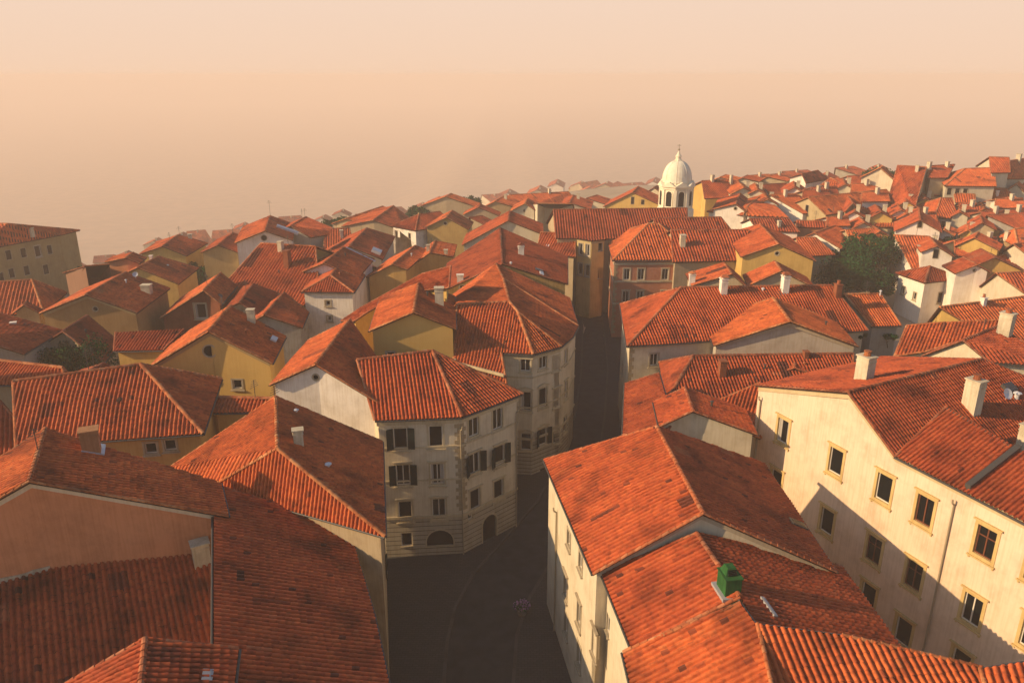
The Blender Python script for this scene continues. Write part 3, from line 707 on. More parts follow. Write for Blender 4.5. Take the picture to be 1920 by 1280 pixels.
# ================================================================== CORNER BUILDING
w9 = []
for px, py, st in ((751, 822, 'S'), (817, 818, ''), (756, 890, 'hSm'), (820, 888, 'hm'), (760, 958, 'h'), (823, 953, 'hm'),
                   (888, 798, 'm'), (933, 785, 'm'), (890, 868, 'hSm'), (937, 853, 'hS'), (891, 935, 'h'), (935, 917, 'h')):
    w9.append((px, py, 1.3, 2.15, st))
w9 += [(763, 1011, 1.1, 1.5, 'p'), (825, 1008, 2.6, 1.8, 'a'), (918, 990, 1.9, 3.1, 'a'), (882, 968, .6, .6, 'p')]
H9 = RH('apartment_building', 'cream corner building with shuttered windows where the street forks', (670, 676), (811, 659), 18.6, (703, 789), F=(866, 783), F2=(981, 739), hipB=True, ze=15.0, cat='building',
        wall=(0.98, 0.84, 0.60), dirt=.6, wins=w9, trim=(0.80, .66, .42))
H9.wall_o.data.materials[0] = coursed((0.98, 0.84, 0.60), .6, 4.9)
band(H9, 14.55, .35, .16, 'cornice'); band(H9, 12.0, .16); band(H9, 8.5, .16); band(H9, 4.5, .26, .12)
quoins(H9, P(866, 783, 15), 5, 14.2)
# ================================================================== BUILDING WITH ROUNDED CORNER
zt = 18.7; ze = 15.4
v = dict(p=P(857, 571, zt + .4), R0=P(955, 567, zt + .4), T=P(971, 586, zt), R1=P(944, 524, zt + .4), R2=P(930, 495, zt + .4), a=P(940, 662, ze), b=P(1000, 665, ze), c=P(1053, 650, ze), c2=P(1074, 632, ze), d=P(1084, 612, ze), e=P(1068, 560, ze),
         q=P(950, 722, 14.0), s=P(850, 690, 14.3), l=P(840, 590, 16.5), l2=P(840, 560, 16.5))
w10 = [(985, 682, 1.16, 1.77, 'm'), (1018, 677, 1.16, 1.77, 'm'), (986, 752, 1.22, 2.36, 'c'), (1018, 745, 1.22, 2.36, 'c'), (986, 828, 1.22, 2.12, 'c'), (1018, 818, 1.22, 2.12, 'cS'),
       (1043, 680, 0.98, 1.77, ''), (1061, 668, 0.98, 1.77, ''), (1044, 745, 0.98, 2.24, 'h'), (1061, 730, 0.98, 2.24, 'h'), (1043, 815, 0.98, 2.12, ''), (1059, 795, 0.98, 2.12, ''), (985, 905, 1.34, 1.89, 'p'), (1020, 890, 1.22, 1.89, 'p')]
H10 = make('apartment_building', 'tall cream building with a rounded street corner and curved window hoods', 'building', v,
           [['s', 'q', 'a', 'T', 'R0', 'p'], ['T', 'a', 'b'], ['T', 'b', 'c'], ['R1', 'R0', 'T', 'c', 'c2', 'd'], ['R2', 'R1', 'd', 'e'], ['l', 'p', 'R0', 'R1', 'R2', 'l2']],
           ['s', 'q', 'a', 'b', 'c', 'c2', 'd', 'e', 'R2', 'l2', 'l'], wall=(0.98, 0.84, 0.60), dirt=.6, wins=w10, trim=(0.80, .66, .42), oh=.3,
           chims=[('slab', 1042, 608, .6, 1.5, M_GREY, 'skylight', .05)])
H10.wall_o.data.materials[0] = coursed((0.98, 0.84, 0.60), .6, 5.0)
band(H10, 14.9, .3, .14, 'cornice'); band(H10, 12.5, .16); band(H10, 8.8, .16); band(H10, 4.8, .26, .12)
# ================================================================== FOREGROUND RIGHT
zr = 18.2
v = dict(A=P(1318, 963, zr), B=P(1231, 800, zr), E2=P(1112, 1076, 14.3), F2=P(1020, 862, 14.3))
rr = (v['B'] - v['A']).normalized(); rn = V((rr.y, -rr.x, 0)).normalized(); pr0 = V((rn.x * math.sin(R(25)), rn.y * math.sin(R(25)), math.cos(R(25))))
v['E'] = on_plane(1568, 1072, v['A'], pr0); v['F'] = on_plane(1432, 868, v['A'], pr0)
wst = [(1067, 1010, .9, 1.3, 'm'), (1089, 1053, .9, 1.3, 'm'), (1061, 1098, 1.0, 2.0, 'h'), (1086, 1150, 1.0, 2.0, 'h'), (1062, 1170, 1.0, 1.9, ''), (1115, 1205, 1.0, 2.0, 'h'), (1086, 1228, 1.0, 1.9, '')]
H11 = make('house', 'house with the bright orange sunlit roof slope above the dark street', 'house', v, [['E', 'F', 'B', 'A'], ['A', 'B', 'F2', 'E2']], ['E', 'F', 'B', 'F2', 'E2', 'A'], wall=CREAM, dirt=.5, verge=(.66, .55, .4),
           yaw=math.atan2(rr.y, rr.x), wins=wst, chims=[('sky', 1495, 985, .8, 1.3)], noverge=[('B', 'F')])
lz = 16.9
v = dict(A=P(1387, 1120, lz), B=P(1306, 1000, lz))
rr2 = (v['B'] - v['A']).normalized(); rn2 = V((rr2.y, -rr2.x, 0)).normalized()
pl = V((-rn2.x * math.sin(R(27)), -rn2.y * math.sin(R(27)), math.cos(R(27)))); prr = V((rn2.x * math.sin(R(19.5)), rn2.y * math.sin(R(19.5)), math.cos(R(19.5))))
v['E2'] = on_plane(1185, 1217, v['A'], pl); v['F2'] = on_plane(1128, 1075, v['A'], pl); v['E'] = on_plane(1700, 1230, v['A'], prr); v['n1'] = on_plane(1424, 1186, v['A'], prr); v['n2'] = on_plane(1580, 1202, v['A'], prr); v['F'] = on_plane(1578, 1062, v['A'], prr)
REPORT.append('R2 %s' % {k: [round(q, 1) for q in p] for k, p in v.items()})
H12 = make('house', 'lower sunlit roof carrying the green ventilation box', 'house', v, [['E', 'F', 'B', 'A', 'n1', 'n2'], ['A', 'B', 'F2', 'E2']], ['E', 'F', 'B', 'F2', 'E2', 'A', 'n1', 'n2'], wall=CREAM, yaw=math.atan2(rr2.y, rr2.x), noverge=[('A', 'n1'), ('n1', 'n2'), ('n2', 'E')],
           wins=[(1140, 1170, .8, 1.5, 'p')], chims=[('slab', 1440, 1140, 1.7, .25, M_GREY, 'roof_ladder', .03)])
lz3 = lz + .35
v = dict(A=P(1388, 1131, lz3), m=P(1422, 1178, lz3), B=P(1452, 1300, lz3 - .1))
p0 = v['A']; pl3 = pl
v['L1'] = on_plane(1168, 1222, p0, pl3); v['L2'] = on_plane(1215, 1420, p0, pl3); v['L3'] = on_plane(1475, 1420, p0, pl3); v['N'] = on_plane(1448, 1290, p0, pl3)
fd = V((.12, -1, 0)).normalized(); pf = V((fd.x * math.sin(R(22)), fd.y * math.sin(R(22)), math.cos(R(22))))
H13a = make('house', 'sunlit bottom roof slope of long tile rows right of the street', 'house', dict(A=v['A'], m=on_plane(1424, 1180, p0, pl3), N=v['N'], L3=v['L3'], L2=v['L2'], L1=v['L1']), [['A', 'm', 'N', 'L3', 'L2', 'L1']], ['A', 'm', 'N', 'L3', 'L2', 'L1'], yaw=math.atan2(rr2.y, rr2.x), wall=CREAM)
q0 = on_plane(1424, 1178, p0, pl3) + V((0, 0, .12))
v2 = {}
for i, (x, y) in enumerate([(1420, 1170), (1580, 1191), (1838, 1250), (1868, 1320), (1900, 1440), (1480, 1440), (1447, 1285)]): v2['f%d' % i] = on_plane(x, y, q0, pf)
H13b = make('house', 'bottom roof slope facing the viewer between the orange slope and the white facade', 'house', v2, [list(v2)], list(v2), yaw=0.1, wall=CREAM)
plane_roof('house', 'small roof corner at the bottom right edge of the picture', (1850, 1258, 17.2), (-.2, -1), 22, [(1838, 1254), (1930, 1240), (2010, 1300), (1960, 1420), (1880, 1400)], wall=CREAM)
# white facade building
z5 = 17.0; za = 20.4
v = dict(fl=P(1417, 722, z5), ap=P(1590, 736, za), fr=P(1678, 856, z5), rb=P(1842, 674, za))
v['lb'] = v['fl'] + (v['rb'] - v['ap'])
d5 = (v['fr'] - v['fl']).normalized(); n5 = V((d5.y, -d5.x, 0)).normalized(); n5 = n5 if n5.y < 0 else -n5
rsl = newell([v['ap'], v['rb'], v['fr']])
v['s1'] = on_plane(1776, 764, v['fr'], rsl); v['s2'] = on_plane(1906, 842, v['fr'], rsl); v['s3'] = on_plane(2080, 930, v['fr'], rsl); v['s4'] = on_plane(2080, 770, v['fr'], rsl)
w5 = []
for px, py, st in ((1468, 808, 'h'), (1567, 865, 'h'), (1657, 915, 'h'), (1733, 957, 'hmb'), (1847, 1017, 'hkb'), (1455, 903, 'h'), (1550, 977, 'h'), (1638, 1030, 'hkb'), (1713, 1078, 'hkb'), (1822, 1143, 'hm'),
                   (1627, 1118, 'h'), (1693, 1184, 'h'), (1800, 1245, 'h'), (1935, 1190, 'hm'), (1945, 1065, 'hm')):
    w5.append((px, py, 1.4, 2.3, st + 'T'))
v5 = dict(v)
far = v['fr'] + d5 * 30
v5['er'] = far; v5['x2'] = on_plane(2300, 1060, v['fr'], V((n5.x * math.sin(R(25)), n5.y * math.sin(R(25)), math.cos(R(25)))))
p2 = v['fr']; n2r = V((n5.x * math.sin(R(25)), n5.y * math.sin(R(25)), math.cos(R(25))))
v5['t1'] = on_plane(1774, 763, p2, n2r); v5['t2'] = on_plane(1906, 841, p2, n2r)
v5['t3'] = v5['t2'] + d5 * 22
v5.pop('x2')
wallV = dict(v5)
H15 = make('apartment_building', 'large cream white building with rows of framed windows on the sunlit facade', 'building', v5,
           [['fl', 'ap', 'rb', 'lb'], ['ap', 'fr', 's1', 's2', 's3', 's4', 'rb'], ['fr', 'er', 't3', 't2', 't1']], ['lb', 'fl', 'ap', 'fr', 'er', 't3', 's4', 'rb'],
           wall=(1.08, 0.83, 0.60), dirt=.55, wins=w5, trim=(0.86, 0.62, 0.26), oh=.22, yaw=math.atan2((v['rb'] - v['ap']).y, (v['rb'] - v['ap']).x), verge=(.78, .62, .36), cornice=True,
           chims=[(1619, 712, 1.25, 2.2, 'pc'), (1820, 768, 1.25, 2.7, 'pc'), (1922, 846, 1.2, 2.3, 'pc'), ('dish', 1885, 752, .5), ('slab', 1888, 730, 1.3, .9, M_METAL, 'roof_hatch', .3), ('vent', 1905, 748, .6, .2)])
mb = MB(); a = v5['t2'] + V((0, 0, .15)) + d5 * .1; b = on_plane(1813, 917, p2, n2r) + V((0, 0, .15)); mb.box((a + b) / 2, (b - a) / 2, d5 * .22, V((0, 0, .22))); mb.build('firewall_gutter', M_METAL, H15.root, H15.org)
def pipe(H, pts, name='downpipe', r=.07, mat=None):
    mb = MB()
    for p, q in zip(pts, pts[1:]): mb.tube(p, q, r, 8)
    mb.build(name, mat or M_PIPE, H.root, H.org)
def wall_pt(H, px, py, out=.12):
    best = None
    for W in H.walls:
        if ray(px, py).dot(W['n']) > -1e-3: continue
        p = on_plane(px, py, W['o'], W['n']); s = (p - W['o']).dot(W['u']); ln = (W['run'][-1] - W['o']).dot(W['u'])
        if -.3 < s < ln + .3 and (best is None or (p - CAMP).length < best[0]): best = ((p - CAMP).length, p + W['n'] * out, W)
    return best[1], best[2]
def drop_pipe(H, px, py):
    try: p, W = wall_pt(H, px, py)
    except Exception: REPORT.append('pipe miss %s %s' % (px, py)); return
    pipe(H, [p + W['n'] * .25 + V((0, 0, .45)), p + W['n'] * .22 + V((0, 0, .15)), p, V((p.x, p.y, H.org.z + .3))])
drop_pipe(H15, 1791, 945); drop_pipe(H9, 967, 772); drop_pipe(H9, 862, 806); drop_pipe(H11, 1046, 960); drop_pipe(H15, 1428, 750)
# ================================================================== RIGHT MIDDLE
H16 = RH('house', 'wide hipped roof with three pale chimneys right of the street', (1277, 540), (1560, 536), 19, (1176, 650), F=(1628, 620), E2=(1163, 571), hipA=True, ze=15, wall=CREAM,
   chims=[(1355, 553, 1.0, 2.1, 'wt'), (1470, 551, 1.0, 2.3, 'wt'), (1569, 556, .9, 1.6, 'bc'), ('vent', 1430, 548, .5)], wins=[(1226, 674, 1.0, 1.5, 'm'), (1168, 690, .8, 1.5, '')])
quoins(H16, P(1176, 650, 15), 1, 14.6, .5)
RH('house', 'small tiled annex with a ridge finial beside the dark trees', (1584, 553), (1651, 552), 17.3, (1634, 613), F=(1690, 611), pitch=24, wall=GREYW, chims=[('vent', 1650, 555, .7, .1)])
RH('house', 'broad cream gable house below the three chimney roof', (1481, 603), (1449, 559), 18.6, (1609, 650), E2=(1338, 648), pitch=22, wall=(0.66, .58, .46), dirt=.6, verge=(.68, .56, .38),
   chims=[])
RH('house', 'tiled roof with a brick chimney in front of the broad cream gable', (1300, 668), (1600, 664), 15.4, (1250, 752), F=(1600, 742), E2=(1236, 680), hipA=True, pitch=22, wall=CREAM,
   chims=[(1353, 704, .9, 1.7, 'b'), (1510, 672, .6, .8, 'b')])
RH('house', 'small roof gablet rising from the roof in front of the cream gable', (1489, 690), (1491, 673), 14.8, (1518, 700), E2=(1458, 700), pitch=25, wall=TERRA)
plane_roof('house', 'shadowed roof strip sloping to the street behind the orange roof', (1172, 812, 13.4), (-1, -.12), 22, [(1172, 720), (1236, 700), (1262, 790), (1240, 830), (1168, 815)], wall=CREAM,
           chims=[(1248, 738, .8, 1.1, 'wt')])
plane_roof('house', 'sunlit tile slope against the left edge of the white facade', (1430, 800, 12.6), (-.5, -1), 24, [(1345, 752), (1425, 718), (1450, 800), (1425, 822), (1380, 800)])
RH('house', 'cream gabled dormer house with a tile topped chimney', (1299, 771), (1284, 727), 16.4, (1420, 815), E2=(1236, 800), pitch=20, wall=CREAM, dirt=.6, chims=[(1253, 800, 1.0, 1.8, 'wt')])
# white tower house
zt = 12.6; ze = 10.2
v = dict(T=P(1743, 500, zt), l=P(1679, 512, ze), f=P(1734, 531, ze), r=P(1807, 523, ze)); v['k'] = v['l'] + v['r'] - v['f']
TWR = make('tower_house', 'white square tower house with a pyramid roof beside dark trees', 'house', v, [['l', 'f', 'T'], ['f', 'r', 'T'], ['r', 'k', 'T'], ['k', 'l', 'T']], ['l', 'f', 'r', 'k'], wall=WHITE, dirt=.3,
           wins=[(1693, 544, .7, 1.4, ''), (1715, 555, .7, 1.3, ''), (1763, 558, 1.1, 1.9, 'b')], yaw=.8, oh=.45)
RH('house', 'long sunlit roof over a yellow wall strip right of the tower house', (1762, 577), (1960, 552), 16, (1736, 610), F=(1960, 588), pitch=24, wall=YELLOW, chims=[(1842, 572, .7, 1.0, 'wc')])
plane_roof('house', 'roof slope split by shadow below the yellow wall strip', (1690, 664, 13.8), (-.75, -1), 22, [(1677, 668), (1700, 611), (1752, 606), (1880, 600), (1880, 640), (1805, 638), (1734, 660)])
RH('house', 'cream gable house with a stout capped chimney at the right edge', (1806, 639), (1872, 612), 18.2, (1856, 680), E2=(1728, 668), F=(1990, 690), pitch=26, wall=CREAM, chims=[(1882, 630, 1.3, 2.6, 'pc')])
# ================================================================== STREET END
zt = 18.5; ze = 14.4
v = dict(T=P(1216, 420, zt), l=P(1137, 442, ze), f=P(1149, 489, ze), r=P(1315, 488, ze)); v['T2'] = v['T'] + (v['r'] - v['f']) * .12; v['k'] = v['l'] + v['r'] - v['f']
wpk = [(1175, 514, 1.15, 2.0, 'm'), (1202, 514, 1.15, 2.0, 'm'), (1247, 514, 1.15, 2.0, 'm'), (1273, 514, 1.15, 2.0, 'm'), (1173, 556, 1.15, 2.0, 'mh'), (1200, 556, 1.15, 2.0, 'mh'), (1246, 556, 1.15, 2.0, 'mh'), (1273, 556, 1.15, 2.0, 'mh')]
PNK = make('apartment_building', 'pink building with white framed windows and a hipped roof at the street end', 'building', v, [['f', 'r', 'T2', 'T'], ['l', 'f', 'T'], ['r', 'k', 'T2'], ['k', 'l', 'T', 'T2']], ['l', 'f', 'r', 'k'], wall=PINK, wins=wpk, trim=(.72, .6, .42), yaw=0, chims=[], detail=1)
band(PNK, 13.8, .4, .16, 'cornice'); band(PNK, 10.6, .35, .12); band(PNK, 6.6, .3, .12); quoins(PNK, v['f'], 1, 13.5, .5); quoins(PNK, v['r'], 1, 13.5, .5)
RH('house', 'ridge roof with a yellow chimney right behind the pink building', (1258, 432), (1404, 432), 18.5, (1262, 492), F=(1388, 489), pitch=24, wall=BEIGE, chims=[(1279, 462, 1.1, 2.0, 'p')])
RH('house', 'long dark ridge roof across the end of the street', (1038, 394), (1288, 391), 19.5, (1042, 447), F=(1290, 449), pitch=27, wall=BEIGE)
RH('house', 'ridge roof directly below the white dome tower', (1225, 410), (1352, 408), 19, (1232, 437), F=(1372, 433), pitch=26, wall=BEIGE)
v = dict(a=P(1079, 447, 15.6), b=P(1109, 452, 15.6), c=P(1137, 449, 15.6)); v['d'] = v['a'] + v['c'] - v['b'] + V((0, 6, 0)); 
make('apartment_building', 'narrow yellow building with a corniced bay at the end of the street', 'building', v, [['a', 'b', 'c', 'd']], ['a', 'b', 'c', 'd'], wall=(.95, .70, .26), oh=.3, yaw=0, gutter=False,
     wins=[(1089, 467, 1.0, 2.2, ''), (1102, 469, 1.0, 2.2, ''), (1088, 504, 1.0, 2.2, ''), (1101, 507, 1.0, 2.2, ''), (1126, 512, 1.2, 2.2, 'p'), (1126, 463, 1.0, 1.6, 'p')], verge=(.7, .55, .28), cornice=True)
RH('house', 'dark roof with a tall beige side wall on the left of the street end', (1014, 436), (1078, 439), 15.6, (1006, 474), F=(1079, 482), pitch=24, wall=BEIGE, chims=[('slab', 1028, 462, .8, .7, M_LIGHT, 'skylight', .1)])
RH('house', 'mottled sunlit gable roof under the pink building', (1372, 514), (1357, 493), 16.5, (1402, 540), E2=(1296, 536), pitch=22, wall=BEIGE, chims=[(1297, 532, .9, 1.4, 'wt')])
RH('house', 'sunlit roof beside the yellow gable behind the three chimney roof', (1465, 508), (1452, 490), 17, (1528, 540), E2=(1402, 536), pitch=22, wall=BEIGE)
RH('house', 'yellow gable house with a bright left roof slope near the dark trees', (1459, 458), (1425, 421), 19, (1530, 490), E2=(1389, 482), F=(1480, 445), pitch=23, wall=YELLOW, wins=[(1457, 475, .6, .6, 'o')])
# ================================================================== LEFT MIDDLE
RH('house', 'yellow box shaped house with a tall cream chimney above the corner building', (775, 586), (785, 532), 20.5, (855, 617), F=(852, 556), E2=(692, 621), pitch=23, wall=YELLOW, dirt=.15,
   chims=[(824, 572, 1.0, 2.1, 'p')], wins=[(733, 667, .9, .9, ''), (803, 665, .9, .9, '')])
RH('house', 'long house with a wide sunlit left slope and a beige gable wall', (942, 495), (938, 428), 19, (1064, 533), E2=(826, 548), F=(1064, 482), pitch=20, wall=OCHRE, dirt=1.0,
   wins=[(868, 540, 1.0, .9, '')], chims=[(977, 480, .9, 1.5, 'wt'), (863, 528, .9, 1.0, 'w'), ('sky', 1010, 508, 1.2, 1.2), ('slab', 1015, 514, 1.6, .6, M_LIGHT, 'skylight', .1), ('vent', 958, 497, .4)])
plane_roof('house', 'narrow sunlit roof strip over a yellow wall left of the box shaped house', (660, 600, 16.6), (-.9, -.45), 24, [(640, 602), (676, 578), (770, 526), (792, 514), (845, 500), (842, 540), (790, 545), (735, 560), (690, 585), (665, 602)], wall=YELLOW)
RH('house', 'cream walled house with a low wide gable in front of the far rooftops', (953, 414), (956, 396), 17.5, (1019, 440), E2=(866, 460), pitch=20, wall=CREAM)
RH('house', 'yellow gable house in the hazy middle distance with a round vent', (837, 408), (848, 395), 14.5, (879, 431), E2=(797, 427), pitch=25, wall=(.72, .47, .16), wins=[(835, 419, .7, .7, 'os')])
RH('house', 'small beige gable house with a pipe on its wall', (736, 496), (779, 461), 15.5, (764, 506), E2=(687, 520), pitch=25, wall=OCHRE, chims=[('vent', 728, 500, .6)])
RH('house', 'mottled sunlit roof behind the wide sunlit slope', (806, 474), (816, 452), 15.6, (850, 482), E2=(764, 505), pitch=23, wall=OCHRE, chims=[(836, 478, .6, .9, 'p'), (803, 472, .6, 1.2, 'p')])
RH('house', 'white hip roofed house with small dark windows in the middle distance', (785, 403), (825, 397), 14, (779, 433), E2=(733, 424), hipA=True, pitch=25, wall=WHITE, dirt=1.0, wins=[(739, 437, .8, 1.4, 's'), (748, 439, .8, 1.4, 's'), (768, 442, .7, 1.2, 's')])
RH('house', 'dark roofed house with a white sheet patched dormer', (655, 462), (688, 428), 15, (718, 487), F=(741, 444), pitch=25, wall=GREYW, chims=[('slab', 705, 474, 2.4, 1.8, M_LIGHT, 'dormer', .5)])
RH('house', 'tall white house with a pale ridge strip behind the skirt roofed block', (607, 494), (645, 464), 17.2, (672, 521), F=(702, 486), E2=(567, 510), pitch=25, wall=WHITE, wins=[(581, 512, .5, .4, 'p')],
   chims=[('slab', 676, 478, .4, 5.5, M_LIGHT, 'flashing', .03)])
RH('house', 'white block with a small hipped skirt roof and two square windows', (620, 517), (636, 497), 16.3, (664, 549), E2=(565, 548), hipA=True, pitch=24, wall=WHITE, dirt=.7, wins=[(615, 568, .75, .75, ''), (618, 597, .75, .75, '')])
RH('house', 'big hipped roof with sunlit vertical tile rows at the centre left', (490, 457), (592, 463), 18.5, (398, 560), F=(600, 575), hipA=True, pitch=26, wall=OCHRE, chims=[(540, 500, 1.1, 2.6, 'b'), (527, 470, .9, 1.5, 'p')])
mbd = MB()
RH('house', 'house with a tile hung gable and a dark attic door', (382, 545), (414, 512), 15.8, (415, 572), E2=(300, 597), pitch=27, wall=(.36, .12, .06), dirt=1.0, wins=[(376, 583, 1.6, 2.2, '')], chims=[(303, 605, .8, 1.6, 'b'), ('sky', 412, 556, .8, .6)])
RH('house', 'small house with a narrow sunlit slope and a low attic slit', (449, 568), (475, 533), 14.8, (490, 594), F=(528, 552), E2=(424, 578), pitch=25, wall=BEIGE, wins=[(458, 580, 1.0, .45, 'p')])
RH('house', 'grey white gable house left of the two window block', (495, 591), (533, 549), 14.2, (567, 615), F=(579, 586), E2=(462, 610), pitch=25, wall=GREYW, dirt=.9, wins=[(571, 610, .6, 1.2, 'p')])
RH('house', 'ochre gable house with a pale corner pilaster and a tiny round window', (161, 553), (236, 511), 16.5, (257, 587), F=(319, 541), E2=(74, 588), pitch=25, wall=(.55, .33, .13), dirt=.5, verge=(.66, .5, .26), wins=[(179, 579, .6, .6, 'o')],
   chims=[(276, 549, 1.3, 1.2, 'p'), (133, 553, .9, 2.4, 'b'), ('dish', 255, 523, .4)])
RH('house', 'yellow walled house with a dark roof and a white ridge strip', (258, 502), (298, 481), 14.5, (335, 533), F=(373, 503), E2=(196, 532), pitch=25, wall=YELLOW, chims=[('vent', 315, 500, .3), (284, 488, .5, .8, 'w')])
RH('house', 'yellow gable house at the town edge with an aerial on its roof', (305, 462), (334, 441), 12.5, (350, 480), F=(390, 456), E2=(261, 477), pitch=25, wall=YELLOW, chims=[('ant', 337, 443, 2.2), (357, 448, .7, 1.0, 'p')])
RH('house', 'small yellow gable house left of the large white gable', (409, 460), (437, 437), 13, (448, 474), E2=(376, 474), pitch=25, wall=(.66, .47, .2), chims=[('ant', 437, 440, 2.4)])
RH('house', 'large white gable house on the skyline with a round window', (497, 433), (507, 405), 16, (549, 451), E2=(440, 456), pitch=25, wall=WHITE, wins=[(495, 446, 1.0, 1.0, 'os')], chims=[('slab', 538, 433, 1.6, 4.5, M_LIGHT, 'dormer', .4), ('ant', 507, 406, 3.5)])
RH('house', 'dark roofed house on the skyline right of the large white gable', (545, 424), (574, 407), 15, (582, 446), F=(642, 436), E2=(520, 432), pitch=24, wall=GREYW, chims=[('ant', 572, 409, 2.2), (556, 412, .8, 1.2, 'p')])
RH('house', 'low house with a tiled roof beside the skyline dark roof', (610, 430), (655, 428), 13.5, (600, 452), F=(660, 448), pitch=22, wall=BEIGE, chims=[(641, 446, .8, 1.6, 'p')])
RH('house', 'sunlit low roof behind the white ridge strip house', (618, 468), (655, 448), 14.5, (648, 480), E2=(590, 480), pitch=20, wall=YELLOW)
RH('house', 'hazy gable house with a beige wall on the skyline', (700, 413), (738, 386), 12.5, (752, 432), F=(766, 408), E2=(640, 425), pitch=24, wall=BEIGE)
RH('house', 'hazy long sunlit roof on the skyline left of centre', (650, 410), (718, 387), 11.5, (690, 424), F=(758, 402), E2=(622, 420), pitch=22, wall=BEIGE, chims=[(680, 397, .9, 1.4, 'p')])
# far left
RH('apartment_building', 'three storey hazy yellow building standing alone at the far left', (-90, 418), (14, 420), 16.5, (-80, 478), F=(114, 441), F2=(150, 432), hipB=True, ze=12.2, cat='building', wall=(.50, .38, .17), dirt=.6,
   wins=[(16, 478, 1.1, 1.9, 's'), (44, 474, 1.1, 1.9, 's'), (71, 471, 1.3, 2.4, ''), (93, 468, 1.0, 1.9, 's'), (22, 512, 1.1, 1.9, 's'), (50, 507, 1.1, 1.9, 's'), (2, 520, 1.1, 1.9, 's'), (86, 505, 1.1, 2.0, 's')], chims=[(60, 441, .9, 1.5, 'p')], trim=(.6, .5, .34))
RH('house', 'dark hipped roof in front of the lone yellow building', (-40, 532), (60, 525), 14.5, (-60, 598), F=(82, 586), F2=(126, 549), hipB=True, pitch=24, wall=OCHRE)
RH('house', 'dark roofed house with a white wall at the left edge', (-60, 632), (-20, 582), 16.5, (46, 664), F=(119, 620), pitch=24, wall=GREYW, chims=[(26, 612, .6, .5, 'w'), ('sky', 48, 612, .8, .8)])
RH('house', 'dark roof behind the round bush at left', (118, 622), (164, 592), 14.5, (196, 680), F=(224, 642), pitch=24, wall=BEIGE)
RH('house', 'dark roof strip between the bush and the twin window house', (-40, 672), (118, 690), 16.3, (-40, 722), F=(126, 722), pitch=24, wall=BEIGE)
RH('house', 'small orange roof scrap beside the yellow annex', (172, 694), (196, 682), 16, (208, 712), E2=(130, 706), pitch=22, wall=TERRA)
RH('house', 'tiny orange gable behind the white walled dark roof at left', (45, 572), (50, 566), 14.2, (76, 588), E2=(24, 588), pitch=22, wall=(.6, .4, .2))
RH('house', 'dark gap roof under the yellow house with the round window', (400, 745), (520, 748), 14.8, (400, 775), F=(520, 772), pitch=22, wall=OCHRE)
# ================================================================== FAR RIGHT HILL
RH('house', 'white gable house with an arched attic window on the right hillside', (1725, 413), (1722, 390), 17, (1766, 436), E2=(1676, 434), pitch=25, wall=WHITE, wins=[(1725, 421, .8, 1.2, 'as')])
RH('house', 'roof of light vertical tile rows below the arched window gable', (1676, 441), (1741, 444), 14.5, (1672, 464), F=(1733, 470), pitch=24, wall=WHITE, chims=[(1722, 478, .9, 1.8, 'p')])
RH('house', 'small white gable house with one dark window above the tower house', (1757, 462), (1742, 444), 14.6, (1790, 482), E2=(1726, 473), pitch=25, wall=WHITE, wins=[(1755, 476, .9, 1.7, 's')])
RH('house', 'white gable house with a bright roof right of the tower house', (1832, 497), (1806, 483), 14, (1857, 511), E2=(1790, 513), pitch=23, wall=WHITE, wins=[(1827, 507, .4, .4, 'os')])
RH('house', 'yellow gable house on the right behind the white bright roofed one', (1866, 483), (1838, 467), 15, (1926, 511), E2=(1833, 497), pitch=22, wall=YELLOW)
RH('house', 'shadowed roof slope at the right edge above the yellow wall strip', (1868, 513), (1935, 510), 14.5, (1800, 566), F=(1940, 545), pitch=22, wall=CREAM)
RH('house', 'long yellow walled house among the right rooftops', (1826, 446), (1834, 436), 15.5, (1874, 470), E2=(1790, 462), pitch=23, wall=YELLOW)
RH('house', 'dark roof left of the long yellow walled house', (1790, 452), (1815, 446), 14, (1790, 482), F=(1838, 478), pitch=22, wall=CREAM)
RH('house', 'white hipped house with sun streaked roof edges on the hillside', (1764, 372), (1785, 372), 18.5, (1752, 409), F=(1799, 410), hipA=True, hipB=True, pitch=30, wall=GREYW, wins=[(1768, 421, .8, 1.4, 's'), (1776, 421, .8, 1.4, 's')])
RH('house', 'low house beside the sun streaked hipped roof', (1796, 381), (1840, 383), 17.5, (1798, 401), F=(1837, 402), pitch=22, wall=GREYW, wins=[(1805, 411, .8, 1.4, 's'), (1818, 411, .8, 1.4, 's')])
RH('house', 'tall steep roofed house with a cream gable on the hill crest', (1683, 311), (1737, 314), 24, (1687, 361), F=(1745, 360), pitch=38, wall=CREAM, chims=[(1718, 325, .9, 1.9, 'p')])
RH('house', 'cream house with a row of three dark windows on the hill crest', (1809, 317), (1864, 315), 23.5, (1771, 349), F=(1868, 350), E2=(1758, 332), hipA=True, pitch=28, wall=CREAM, wins=[(1780, 359, 1.0, 1.5, 's'), (1795, 360, 1.0, 1.5, 's'), (1810, 360, 1.0, 1.5, 's')])
RH('house', 'roof between the steep roof and the three window house on the crest', (1740, 312), (1790, 309), 24, (1742, 334), F=(1776, 334), pitch=25, wall=BEIGE, chims=[(1741, 318, .9, 1.8, 'p'), (1775, 315, .8, 1.5, 'p')])
RH('house', 'highest sunlit roof at the upper right edge', (1855, 295), (1892, 296), 26, (1829, 312), F=(1872, 315), pitch=24, wall=CREAM)
RH('house', 'steep roofed white house with a chimney at the upper right corner', (1880, 304), (1935, 296), 25, (1870, 336), F=(1922, 336), pitch=35, wall=CREAM, wins=[(1882, 345, .9, 1.3, 's')], chims=[(1908, 306, 1.0, 2.2, 'p')])
RH('house', 'cream gable house at the right edge below the hill crest', (1906, 346), (1915, 338), 20, (1930, 372), E2=(1884, 359), pitch=30, wall=CREAM)
